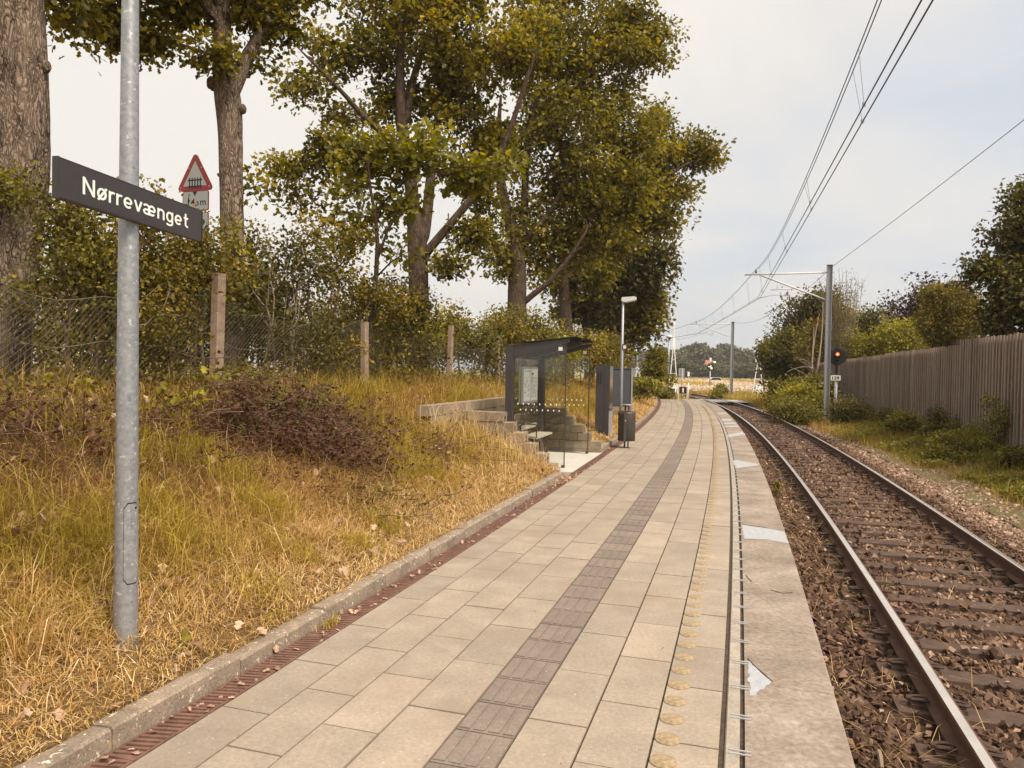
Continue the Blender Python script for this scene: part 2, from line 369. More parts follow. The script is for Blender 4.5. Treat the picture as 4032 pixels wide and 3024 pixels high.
M['wood'] = mat('bench_wood', (.42, .37, .31), .8, scale=5, var=.2, stretch=(1, 1, 1))
M['paper'] = mat('poster_paper', (.80, .81, .79), .6, var=.02)
M['ink'] = mat('poster_ink', (.16, .18, .20), .7)
M['mapblue'] = mat('map_blue', (.40, .56, .66), .7); M['mapgreen'] = mat('map_green', (.50, .60, .45), .7)
M['alu'] = mat('aluminium_frame', (.50, .50, .50), .4, metal=.4, var=.05)
M['cabinet'] = mat('cabinet_steel', (.052, .053, .066), .5, var=.1, scale=4)
M['screen'] = mat('display_glass', (.012, .011, .012), .12, var=.05)
M['bin'] = mat('bin_steel', (.062, .052, .048), .5, var=.12, scale=8)
M['slat'] = mat('weathered_slat', (.25, .19, .15), .9, scale=3, var=.22, stretch=(1, 1, .12), fine=.25, tintramp=[(0, (.78, .76, .74)), (1, (1.2, 1.2, 1.2))], spots=[(9, .68, .05, (.07, .05, .035))])
M['slatback'] = mat('gap_shade_wood', (.07, .043, .032), .92, scale=3, var=.25, stretch=(1, 1, .15))  # dark tone puts the shade between slats into the colour; posts share it
M['lampmetal'] = mat('lamp_head_metal', (.60, .60, .60), .4, var=.04)
M['glass'] = glass_mat('clear_glass', (.965, .975, .955))
M['roofglass'] = glass_mat('tinted_glass', (.72, .72, .68))
M['bark'] = bark_mat('oak_bark', (.29, .22, .17), (.03, .017, .011))
M['barkdark'] = bark_mat('dark_bark', (.115, .082, .058), (.03, .018, .012), 2.0)
M['twig'] = mat('brown_twig', (.13, .075, .05), .9, var=.3, scale=20)
M['deadwood'] = mat('grey_deadwood', (.27, .20, .15), .9, var=.2, scale=12)
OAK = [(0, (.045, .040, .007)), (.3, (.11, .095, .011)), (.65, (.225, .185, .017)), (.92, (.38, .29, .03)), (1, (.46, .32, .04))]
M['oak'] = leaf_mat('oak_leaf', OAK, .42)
M['barkmid'] = bark_mat('brown_bark', (.15, .105, .078), (.028, .016, .011), 1.3)
M['oaktop'] = leaf_mat('sunny_oak_leaf', [(0, (.06, .052, .008)), (.5, (.14, .115, .015)), (1, (.30, .24, .035))], .4)
M['maple'] = leaf_mat('maple_leaf', [(0, (.09, .085, .01)), (.5, (.17, .15, .017)), (1, (.32, .26, .03))], .42)
M['hedge'] = leaf_mat('hedge_leaf', [(0, (.06, .052, .01)), (.5, (.16, .128, .018)), (.85, (.30, .22, .03)), (.95, (.36, .24, .03)), (1, (.42, .20, .03))], .33)
M['shrub'] = leaf_mat('shrub_leaf', [(0, (.05, .048, .010)), (.5, (.125, .112, .018)), (1, (.26, .215, .034))], .33)
M['lime'] = leaf_mat('pale_leaf', [(0, (.13, .12, .016)), (.5, (.26, .225, .028)), (1, (.43, .36, .05))], .4)
M['darkleaf'] = leaf_mat('dark_leaf', [(0, (.04, .036, .01)), (.5, (.085, .075, .015)), (1, (.18, .145, .024))], .3)
M['copper'] = leaf_mat('copper_leaf', [(0, (.035, .018, .018)), (1, (.10, .05, .045))], .3)
M['farleaf'] = leaf_mat('far_leaf', [(0, (.06, .062, .036)), (.5, (.105, .10, .05)), (1, (.17, .155, .07))], .25)
M['deadleaf'] = leaf_mat('dead_leaf', [(0, (.055, .022, .013)), (.5, (.12, .05, .028)), (.8, (.26, .13, .075)), (1, (.52, .33, .22))], .2, .7)
M['grass'] = leaf_mat('dry_grass', [(0, (.13, .07, .028)), (.3, (.32, .19, .06)), (.6, (.52, .325, .115)), (.85, (.68, .485, .235)), (1, (.82, .66, .42))], .25, .7, .2)
M['greengrass'] = leaf_mat('green_grass', [(0, (.15, .115, .016)), (.5, (.34, .25, .034)), (1, (.58, .45, .085))], .3, .6, .25)
M['weed'] = leaf_mat('weed_leaf', [(0, (.075, .07, .013)), (.5, (.185, .165, .026)), (1, (.36, .30, .05))], .33)
M['flower'] = leaf_mat('pale_flower', [(0, (.52, .40, .30)), (1, (.78, .68, .55))], .2, .8)
M['pinkflower'] = leaf_mat('pink_flower', [(0, (.26, .12, .14)), (1, (.42, .22, .24))], .2, .8)
M['litter'] = leaf_mat('fallen_leaf', [(0, (.24, .13, .08)), (1, (.60, .42, .30))], .15, .7)
# ------------------------------------------------------------------ vegetation generators
def unit(v): return v / (np.linalg.norm(v, axis=-1, keepdims=True) + 1e-9)
OAKLEAF = np.array([(0, 0, 0), (.17, .2, .03), (.13, .34, .02), (.34, .5, .05), (.20, .62, .03), (.30, .8, .04), (0, 1.02, -.06),
                    (-.30, .8, .04), (-.20, .62, .03), (-.34, .5, .05), (-.13, .34, .02), (-.17, .2, .03)])
OAKF = [(0, 1, 2, 10, 11), (2, 3, 4, 8, 9), (4, 5, 6, 7, 8), (2, 9, 10)]
KITE = np.array([(0, 0, 0), (.36, .45, .07), (0, 1.0, -.08), (-.36, .45, .07)])
KITEF = np.array([(0, 1, 2), (0, 2, 3)])
LOBE = np.array([(0, 0, 0), (.30, .28, .05), (.17, .45, .02), (.36, .68, .06), (0, 1.02, -.08), (-.36, .68, .06), (-.17, .45, .02), (-.30, .28, .05)])
LOBEF = np.array([(0, 1, 2), (0, 2, 6), (0, 6, 7), (2, 3, 4), (2, 4, 6), (6, 4, 5)])
SLIM = np.array([(0, 0, 0), (.17, .4, .04), (0, 1.0, -.1), (-.17, .4, .04)])
def leaves(pos, size, out=None, up=.55, tmpl=(KITE, KITEF), r=None, sizevar=.35, droop=.15):
    """leaf quads at pos; returns V, F. out = outward directions biasing the leaf axis"""
    r = r or rng; n = len(pos)
    d = unit(r.normal(size=(n, 3)))
    if out is not None: d = unit(d * .8 + out * .7)
    d[:, 2] -= droop; d = unit(d)
    nm = unit(r.normal(size=(n, 3)) + np.array([0, 0, up * 2.2]))
    nm = unit(nm - d * (nm * d).sum(1, keepdims=True)); x = np.cross(d, nm)
    T, F = tmpl; sz = size * (1 + sizevar * r.uniform(-1, 1, n))
    V = pos[:, None] + sz[:, None, None] * (T[None, :, :1] * x[:, None] + T[None, :, 1:2] * d[:, None] + T[None, :, 2:] * nm[:, None])
    Fo = (np.arange(n) * len(T))[:, None, None] + F[None]
    return V.reshape(-1, 3), Fo.reshape(-1, F.shape[1])
def leaf_tint(n, k, r=None, base=None):
    r = r or rng; b = r.random(n) if base is None else np.clip(base + r.normal(size=n) * .16, 0, 1); return np.repeat(b, k)
def skeleton(roots, targets, bf=.25, taper_tip=.006, expo=2.2):
    """roots: list of (polyline pts, radii or None, parent polyline index or None). Grows an MST-like branching to targets."""
    pos = []; par = []; fixed = []
    for pts, rad, parent in roots:
        prev = -1
        if parent is not None:
            prev = int(np.argmin(np.linalg.norm(np.array(pos) - np.array(pts[0]), axis=1)))
        for i, p in enumerate(pts):
            pos.append(np.array(p, float)); par.append(prev); fixed.append(rad[i] if rad is not None else 0.0); prev = len(pos) - 1
    NT = len(pos); plen = np.zeros(20000); Parr = np.zeros((20000, 3))
    for i in range(NT):
        Parr[i] = pos[i]; plen[i] = 0 if par[i] < 0 else plen[par[i]] + np.linalg.norm(pos[i] - pos[par[i]])
    n = NT; T = np.array(targets)
    d0 = np.array([np.min(np.linalg.norm(Parr[:n] - t, axis=1)) for t in T]); order = np.argsort(d0); ends = []
    lowskip = 0
    for ti in order:
        t = T[ti]; d = np.linalg.norm(Parr[:n] - t, axis=1)
        # prefer parents below / inside
        dz = Parr[:n, 2] - t[2]
        c = d + bf * plen[:n] + .6 * np.clip(dz, 0, None)
        j = int(np.argmin(c)); a = Parr[j]; L = d[j]; k = max(1, int(L / .55)); prev = j
        side = rng.normal(size=3) * L * .07
        for q in range(1, k + 1):
            f = q / k; p = a + (t - a) * f + side * math.sin(f * math.pi) + np.array([0, 0, .10 * L * math.sin(f * math.pi)])
            if n >= 19990: break
            Parr[n] = p; plen[n] = plen[prev] + np.linalg.norm(p - Parr[prev]); pos.append(p); par.append(prev); fixed.append(0.0); prev = n; n += 1
        ends.append(prev)
    Parr = Parr[:n]; par = np.array(par); fixed = np.array(fixed)
    w = np.zeros(n); kids = [[] for _ in range(n)]
    for i in range(n):
        if par[i] >= 0: kids[par[i]].append(i)
    for i in range(n - 1, -1, -1):
        w[i] += 1.0 if not kids[i] else 0
        if par[i] >= 0: w[par[i]] += w[i]
    rad = taper_tip * w ** (1 / expo)
    rad = np.where(fixed > 0, fixed, rad)
    return Parr, par, rad, kids, np.array(ends), w
def branch_mesh(Parr, par, rad, kids, n_thick=12, minr=0.0, jitter=0.0):
    V = []; F = []; nv = 0; n = len(Parr); start = [i for i in range(n) if par[i] < 0]; stack = [(i, None) for i in start]
    while stack:
        i, p0 = stack.pop(); ch = [] if p0 is None else [p0]; cur = i
        while True:
            ch.append(cur)
            if not kids[cur]: break
            ks = sorted(kids[cur], key=lambda k: -rad[k])
            for k in ks[1:]: stack.append((k, cur))
            cur = ks[0]
        if len(ch) < 2: continue
        pts = Parr[ch]; r = rad[ch].copy()
        if p0 is not None: r[0] = min(r[0], r[1] * 1.25)
        if r.max() < minr: continue
        if not kids[ch[-1]]: r[-1] *= .5
        m = n_thick if r.max() > .12 else (8 if r.max() > .04 else (5 if r.max() > .012 else 3))
        if r.max() > .12 and len(ch) > 2:      # resample thick stems smoothly
            q = np.concatenate([[0], np.cumsum(np.linalg.norm(np.diff(pts, axis=0), axis=1))]); k = max(len(ch), int(q[-1] / .16))
            s = np.linspace(0, q[-1], k); pts = np.stack([np.interp(s, q, pts[:, a]) for a in range(3)], 1); r = np.interp(s, q, r)
            for _ in range(2): pts[1:-1] = .25 * pts[:-2] + .5 * pts[1:-1] + .25 * pts[2:]; r[1:-1] = .25 * r[:-2] + .5 * r[1:-1] + .25 * r[2:]
        v, f = tube(pts, r, m, cap=False)
        if jitter and r.max() > .1:
            cen = np.repeat(pts, m, axis=0); dv = v - cen; a = np.tile(np.arange(m), len(pts)) / m * 6.283; hgt = np.repeat(np.arange(len(pts)), m)
            k_ = 1 + jitter * (np.sin(a * 3 + hgt * .21) * .5 + np.sin(a * 5 - hgt * .33 + 1) * .35 + rng.normal(size=len(a)) * .25)
            v = cen + dv * k_[:, None]
        V.append(v); F += [tuple(x + nv for x in q) for q in f]; nv += len(v)
    return np.vstack(V), F
def clump_targets(clumps, r=None):
    r = r or rng; out = []; cid = []
    for ci, (c, rx, ry, rz, n) in enumerate(clumps):
        n = max(1, int(n)); m = max(1, n // 7); d = unit(r.normal(size=(m, 3))); q = r.random(m) ** (1 / 2.6)      # sprays of twigs with gaps between them
        cc = np.array(c) + d * q[:, None] * np.array([rx, ry, rz]); i = r.integers(0, m, n); k = .30 if m > 2 else .5
        out.append(cc[i] + np.clip(r.normal(size=(n, 3)), -1.6, 1.6) * np.array([rx, ry, rz * .8]) * k * .75); cid.append(np.full(n, ci))
    return np.vstack(out), np.concatenate(cid)
def tree(name, label, cat, roots, clumps, per, lsize, lmat, barkmat, group=None, spread=.34, tmpl=(KITE, KITEF), bf=.22, tip=.006, expo=2.2, seed=1, jitter=.06, twig_leaves=0, skip=0.0, trunkname='trunk', crownname='crown', tintbase=None, minr=0.0, knots=(), flat=.75):
    global rng
    old = rng; rng = np.random.default_rng(seed)
    T, cid = clump_targets(clumps)
    Pa, par, rad, kids, ends, w = skeleton(roots, T, bf, tip, expo)
    base = roots[0][0][0]
    root = thing(name, label, cat, base, group)
    V, F = branch_mesh(Pa, par, rad, kids, 20, minr, jitter)
    for (kp, kr) in knots:
        kv, kf = blob(kp, kr, 8); F = list(F) + [tuple(i + len(V) for i in f) for f in kf]; V = np.vstack([V, kv])
    mk(trunkname, V, F, barkmat, root, smooth_=True)
    E = Pa[ends]; keep = rng.random(len(E)) >= skip; E = E[keep]
    n = len(E); cnt = np.maximum(3, (per * rng.lognormal(0, .45, n)).astype(int)); idx = np.repeat(np.arange(n), cnt)
    off = np.clip(rng.normal(size=(len(idx), 3)), -1.45, 1.45) * spread * np.array([1, 1, flat]) * (.7 + .6 * rng.random(n))[idx][:, None]
    pos = E[idx] + off
    tb = np.clip(rng.random(n)[idx] * .75 + .05 + .12 * off[:, 2] / spread, 0, 1) if tintbase is None else tintbase(pos)  # tint imitates lit and shaded sprays, paler towards the top of each
    out = unit(off)
    if twig_leaves:
        thin = np.where((rad < .02) & (par >= 0))[0]
        if len(thin):
            ii = rng.choice(thin, twig_leaves); f = rng.random(twig_leaves)[:, None]
            q = Pa[ii] * f + Pa[par[ii]] * (1 - f) + np.clip(rng.normal(size=(twig_leaves, 3)), -1.5, 1.5) * spread * .2
            pos = np.vstack([pos, q]); out = np.vstack([out, unit(rng.normal(size=q.shape))]); tb = np.concatenate([tb, rng.random(len(q)) * .6 + .2])
    V, F = leaves(pos, lsize, out, tmpl=tmpl)
    mk(crownname, V, F, lmat, root, tint=leaf_tint(len(pos), len(F) // len(pos), rng, tb))
    rng = old
    return root
def blob(c, r, n=8):
    V = []; F = []
    for i in range(n + 1):
        th = math.pi * i / n
        for j in range(n):
            ph = 2 * math.pi * j / n; k = 1 + rng.normal() * .06
            V.append(np.array(c) + np.array(r) * k * np.array([math.sin(th) * math.cos(ph), math.sin(th) * math.sin(ph), math.cos(th)]))
    for i in range(n):
        for j in range(n): F.append((i * n + j, (i + 1) * n + j, (i + 1) * n + (j + 1) % n, i * n + (j + 1) % n))
    return np.array(V), F
def shrub(name, label, base, r, h, nt, per, lsize, lmat, seed, group=None, stems=5, tmpl=(KITE, KITEF), cat='shrub', spread=.2, rx=None, ry=None, tip=.004, barkmat=None, shape=None, twig_leaves=0, skip=0.0, tintbase=None, droop=0, flat=.8, top=1.0):
    """several stems from the base, foliage from near the ground up"""
    g = np.random.default_rng(seed); base = np.array(base, float); rx = rx or r; ry = ry or r
    roots = []
    for i in range(stems):
        a = g.uniform(0, 6.28); q = g.uniform(.2, .6); b = base + np.array([math.cos(a) * rx * .25, math.sin(a) * ry * .25, -.05])
        m = base + np.array([math.cos(a) * rx * q * .6, math.sin(a) * ry * q * .6, h * .35]); e = base + np.array([math.cos(a) * rx * q, math.sin(a) * ry * q, h * g.uniform(.55, .8)])
        roots.append(([b, (b + m) / 2 + g.normal(size=3) * .04, m, (m + e) / 2 + g.normal(size=3) * .06, e], None, None))
    cl = shape if shape is not None else [(base + [0, 0, h * .52], rx, ry, h * .5, int(nt * .6))] + \
        [(base + np.array([g.uniform(-.7, .7) * rx, g.uniform(-.7, .7) * ry, h * g.uniform(.55, .95) * top]), rx * .4, ry * .4, h * .2, int(nt * .1)) for _ in range(4)]
    return tree(name, label, cat, roots, cl, per, lsize, lmat, barkmat or M['barkdark'], group, spread, tmpl, .3, tip, 2.3, seed, 0, twig_leaves, skip, 'stems', 'foliage', tintbase, flat=flat)
def blades(pos, h, width, lean=.5, curl=.5, r=None, az=None):
    """grass blades: 5 verts, 3 tris"""
    r = r or rng; n = len(pos); a = r.uniform(0, 6.283, n) if az is None else az
    d = np.stack([np.cos(a), np.sin(a), np.zeros(n)], 1); x = np.stack([-np.sin(a), np.cos(a), np.zeros(n)], 1)
    tw = r.uniform(-1, 1, n)[:, None]; x = unit(x + d * tw * .8)
    h = np.asarray(h)[:, None]; w = (np.asarray(width) * np.ones(n))[:, None]
    ln = np.asarray(lean)[:, None] if np.ndim(lean) else lean
    up = np.array([0, 0, 1.])
    m = pos + up * h * .55 * np.sqrt(np.clip(1 - np.minimum(ln, .98) ** 2, .02, 1)) + d * h * .5 * ln
    e = m + unit(up * np.clip(1 - ln - curl * .6, -.25, 1) + d * (ln + curl)) * h * .5
    V = np.stack([pos - x * w, pos + x * w, m - x * w * .8, m + x * w * .8, e], 1)
    F = np.array([(0, 1, 3), (0, 3, 2), (2, 3, 4)])
    return V.reshape(-1, 3), ((np.arange(n) * 5)[:, None, None] + F).reshape(-1, 3)
def rocks(pos, size, r=None):
    r = r or rng; n = len(pos)
    base = np.array([(-1, -1, -.7), (1, -1, -.7), (1, 1, -.7), (-1, 1, -.7), (-1, -1, .7), (1, -1, .7), (1, 1, .7), (-1, 1, .7)], float)
    F = np.array([(3, 2, 1, 0), (4, 5, 6, 7), (0, 1, 5, 4), (1, 2, 6, 5), (2, 3, 7, 6), (3, 0, 4, 7)])
    V = base[None] * (1 + r.uniform(-.55, .35, (n, 8, 3))) * np.stack([np.ones(n), r.uniform(.55, .95, n), r.uniform(.45, .85, n)], 1)[:, None]
    # random rotation
    q = unit(r.normal(size=(n, 4))); w, x, y, z = q.T
    Rm = np.stack([1 - 2 * (y * y + z * z), 2 * (x * y - z * w), 2 * (x * z + y * w), 2 * (x * y + z * w), 1 - 2 * (x * x + z * z), 2 * (y * z - x * w), 2 * (x * z - y * w), 2 * (y * z + x * w), 1 - 2 * (x * x + y * y)], 1).reshape(n, 3, 3)
    V = np.einsum('nij,nkj->nki', Rm, V) * (np.asarray(size) * .5 * np.ones(n))[:, None, None] + pos[:, None]
    # two triangles per quad face keep the facets crisp
    F3 = np.concatenate([F[:, [0, 1, 2]], F[:, [0, 2, 3]]])
    return V.reshape(-1, 3), ((np.arange(n) * 8)[:, None, None] + F3).reshape(-1, 3)
def st_scatter(n, s0, s1, t0, t1, dens=None, r=None):
    r = r or rng; s = r.uniform(s0, s1, n); t = r.uniform(t0, t1, n)
    if dens is not None: k = r.random(n) < dens(s, t); s, t = s[k], t[k]
    return s, t
# ================================================================== SETTING
def build_ground():
    n = 60; q = np.sign(np.linspace(-1, 1, n)) * (np.abs(np.linspace(-1, 1, n)) ** 2.2) * 1600
    X, Y = np.meshgrid(q, q + 60, indexing='ij'); V = np.stack([X.ravel(), Y.ravel(), np.full(X.size, ZG)], 1)
    i, j = np.meshgrid(np.arange(n - 1), np.arange(n - 1), indexing='ij'); i, j = i.ravel(), j.ravel()
    tag(mk('ground', V, np.stack([i * n + j, (i + 1) * n + j, (i + 1) * n + j + 1, i * n + j + 1], 1), M['field']), kind='structure')
    # bank on the left, platform side to far beyond the fence
    T = np.concatenate([-np.linspace(1.43, 5.2, 40), -np.array([5.7, 6.5, 8, 10, 14, 20, 30, 45])]); V, F = grid(np.arange(-7.5, 44, .16), T[::-1], bank_z)
    tag(mk('grass_bank', V, F, M['soil'], smooth_=True), kind='structure')
    V, F = grid(np.arange(-6, 75, .5), np.concatenate([np.linspace(4.7, 8, 14), [10, 14, 22, 40]]), verge_z)
    tag(mk('verge', V, F, M['green_soil'], smooth_=True), kind='structure')
    V, F = grid(np.arange(-6, 130, .25), np.array([0.2, 1.0, 1.5, 1.9, 2.3, 2.9, 3.6, 4.2, 4.7, 5.3, 6.0]), lambda s, t: ZB - .02 + .02 * smooth(5, 6, t) - .1 * smooth(1.2, .4, t) + (fnoise(s, t, .35, 2) - .5) * .05 - np.where(s > 46, .02, 0))
    tag(mk('ballast_bed', V, F, M['ballast'], smooth_=True), kind='structure')
def build_platform():
    tops = []; tint = []; V = []; F = []; fm = []; nv = 0
    S0, S1 = -5.5, 40.7
    rows = [(-1.207, -.953), (-.953, -.692), (-.692, -.418), (-.418, -.134), (-.134, .134), (.134, .407), (.407, .686), (.686, .957)]
    G = .0048
    def slab(sa, sb, ta, tb, z, m, tn, dz=.03):
        nonlocal nv
        k = max(1, int((sb - sa) / .35)); S = np.linspace(sa, sb, k + 1); a = P(S, ta, z); b = P(S, tb, z); a2 = P(S, ta, z - dz); b2 = P(S, tb, z - dz)
        V.append(np.vstack([a, b, a2, b2])); q = k + 1
        for i in range(k):
            for f in ((i, q + i, q + i + 1, i + 1), (i, i + 1, 2 * q + i + 1, 2 * q + i), (q + i + 1, q + i, 3 * q + i, 3 * q + i + 1)):
                F.append(tuple(x + nv for x in f)); fm.append(m); tint.append(tn)
        for f in ((q, 0, 2 * q, 3 * q), (k, q + k, 3 * q + k, 2 * q + k)):
            F.append(tuple(x + nv for x in f)); fm.append(m); tint.append(tn)
        nv += 4 * q
    L = .576
    for ri, (ta, tb) in enumerate(rows):
        if ri == 4:
            s = S0
            while s < S1:
                tn = rng.random(); a, b = s + G, min(s + .2813, S1) - G; slab(a, b, ta + G, tb - G, -.001 + rng.normal() * .0006, 1, tn)
                if s < 34:
                    w = (tb - ta) / 4
                    for q in range(4): slab(a + .012, b - .012, ta + w * q + .012, ta + w * (q + 1) - .006, .0042, 1, min(1, tn + .08), .006)
                s += .2813
            continue
        s = S0 + (.0 if ri % 2 else L / 2) + (0.06 if ri > 4 else 0); slab(S0, s - G, ta + G, tb - G, 0, 0, rng.random())
        while s < S1:
            slab(s + G, min(s + L, S1) - G, ta + G, tb - G, rng.normal() * .0012, 0, np.clip(rng.normal(.5, .25), 0, 1)); s += L
    # the row of ribs laid across the walkway near the far end
    for q in range(9):
        t = -.40 + q * .1; slab(32.8, 33.05, t, t + .055, .0055, 1, .2, .008)
    root = tag(mk('platform', np.vstack(V), F, [M['slab'], M['tactile']], None, fm, tint=tint), kind='structure')
    # dark joint bed under the slabs and the body of the platform
    V2, F2 = sweep([(-1.36, -.011), (1.005, -.011), (1.45, -.011), (1.45, -.75), (-1.36, -.75)], -6, 40.8, .5)
    tag(mk('platform_bed', V2, F2, M['joint']), kind='structure')
    # concrete strip between the two slots
    V2, F2 = sweep([(.981, .004), (1.034, .004), (1.037, -.02), (1.037, -.10), (.975, -.10), (.975, -.004)], -5.5, 40.4, .3)
    gut = tag(mk('platform_gutter', V2, F2, M['strip']), kind='structure')
    b = MB()
    s = -.35
    while s < 22:
        for q in (-.014, .014):
            r_, al, up = frame_axes(s); b.box(P(s + q, 1.037, .0075), (.085, .007, .005), (r_, al, up))
        s += .328
    b.build('staple', [M['alu']], gut)
    # edge slabs
    V3 = []; F3 = []; tn3 = []; nv3 = 0; s = -5.0
    E1 = 34.15
    while s < 40.2:
        ln = .82 + .05 * math.sin(s * 7); e = min(s + ln, 40.2)
        to = 1.473 if s < E1 else 1.473 - .28 * min(1, (s - E1 + .4) / 3.5)
        pr = [(1.056, .003), (to - .010, .003), (to, -.006), (to, -.12), (to - .03, -.75), (1.056, -.75)]
        v, f = sweep(pr, s + .002, e - .002, .3); V3.append(v); F3 += [tuple(i + nv3 for i in q) for q in f]; tn3 += [rng.random()] * len(f); nv3 += len(v); s = e
    tag(mk('platform_edge', np.vstack(V3), F3, M['edge'], tint=tn3), kind='structure')
    # pale mortar repairs in the edge, thin raised skins with ragged outlines
    def patch(poly_uv, z=.0048):
        p = np.array([atz(u, v, 0)[:2] for u, v in poly_uv]); q = []
        for i in range(len(p)):
            a, c = p[i], p[(i + 1) % len(p)]; k = max(2, int(np.linalg.norm(c - a) / .03))
            for j in range(k): q.append(a + (c - a) * j / k + rng.normal(size=2) * .004)
        pb = MB(); pb.prism(np.array(q), np.eye(3), (0, 0, .001), z - .001); return pb
    for poly in ([(2945, 2600), (2962, 2622), (3000, 2655), (3037, 2687), (3005, 2713), (2978, 2738), (2952, 2743)],
                 [(2921, 2068), (3000, 2079), (3089, 2095), (3106, 2141), (3010, 2124), (2930, 2122)],
                 [(2884, 1813), (2898, 1812), (2985, 1828), (2990, 1832), (2930, 1840), (2897, 1845)],
                 [(2863, 1712), (2925, 1702), (2935, 1710), (2868, 1722)], [(2852, 1678), (2906, 1676), (2909, 1681), (2855, 1682)],
                 [(2840, 1650), (2880, 1650), (2882, 1657), (2842, 1657)], [(2846, 1665), (2895, 1664), (2897, 1669), (2849, 1670)],
                 [(2824, 1627), (2858, 1627), (2859, 1630), (2826, 1630)]):
        tag(patch(poly).build('edge_repair', [M['patch']]), kind='structure')
    # cracks beside the two near patches
    for ln in ([(2944, 2596), (2963, 2618), (3000, 2650), (3041, 2688)], [(2936, 2266), (2946, 2280), (2960, 2292)], [(3035, 2325), (3080, 2338), (3120, 2336)], [(2921, 2066), (3000, 2077), (3020, 2080)]):
        pts = [atz(u, v, 0) for u, v in ln]; qb = MB()
        for a, c in zip(pts[:-1], pts[1:]):
            qb.bar(a + [0, 0, .0035], c + [0, 0, .0035], .006, .004)
        tag(qb.build('edge_crack', [M['dark']]), kind='structure')
    # kerb of stones along the bank, tilted a little from stone to stone
    V4 = []; F4 = []; n4 = 0; s = -5.3
    while s < 40.4:
        ln = .80
        if not (7.55 < s + ln / 2 < 10.55):
            dz = rng.normal() * .006; dt = rng.normal() * .004
            pr = [(-1.357 + dt, -.05), (-1.360 + dt, .076 + dz), (-1.371 + dt, .088 + dz), (-1.455 + dt, .086 + dz), (-1.46 + dt, -.05)]
            v, f = sweep(pr[::-1], s + .004, s + ln - .004, .2); v = v + rng.normal(size=v.shape) * .0022; V4.append(v); F4 += [tuple(i + n4 for i in q) for q in f]; n4 += len(v)
        s += ln
    tag(mk('kerb', np.vstack(V4), F4, M['kerb']), kind='structure')
    # slotted iron drain along the kerb
    b = MB()
    V5, F5 = sweep([(-1.354, -.009), (-1.209, -.009), (-1.209, -.04), (-1.354, -.04)], -5.3, 40.4, .5); b.add(V5, F5, 1)
    for t in (-1.351, -1.223):
        V5, F5 = sweep([(t, .0), (t + .012, .0), (t + .012, -.02), (t, -.02)], -5.3, 40.4, .5); b.add(V5, F5, 0)
    s = -1.2
    while s < 40:
        st = .034 if s < 9 else (.06 if s < 18 else .1); r_, al, up = frame_axes(s); sl = unit(r_ + al * .22)
        b.box(P(s, -1.281, -.004), (.122, st * .52, .010), (sl, unit(np.cross(up, sl)), up), 0); s += st
    s = -1.0
    while s < 40:
        r_, al, up = frame_axes(s); b.box(P(s, -1.281, -.001), (.142, .016, .008), (r_, al, up), 0); s += .47
    tag(b.build('drain_channel', [M['grate'], M['dark']]), 'rusty slotted iron drain channel running along the foot of the kerb', 'drain')
    # yellow studs
    proto = None; s = -.42
    while s < 34.0:
        r_, al, up = frame_axes(s); loc = P(s, .7445, 0.0006)
        if proto is None:
            b = MB(); b.lathe(loc, [(.0535, -.004), (.0535, .0025), (.050, .0042), (.002, .0046)], 20); proto = b.build('tactile_stud', [M['stud']], loc=loc)
            tag(proto, 'small round yellow tactile stud in the row along the platform edge', 'stud', 'yellow studs set in the paving')
        else: dup(proto, loc, 0)
        s += .1885
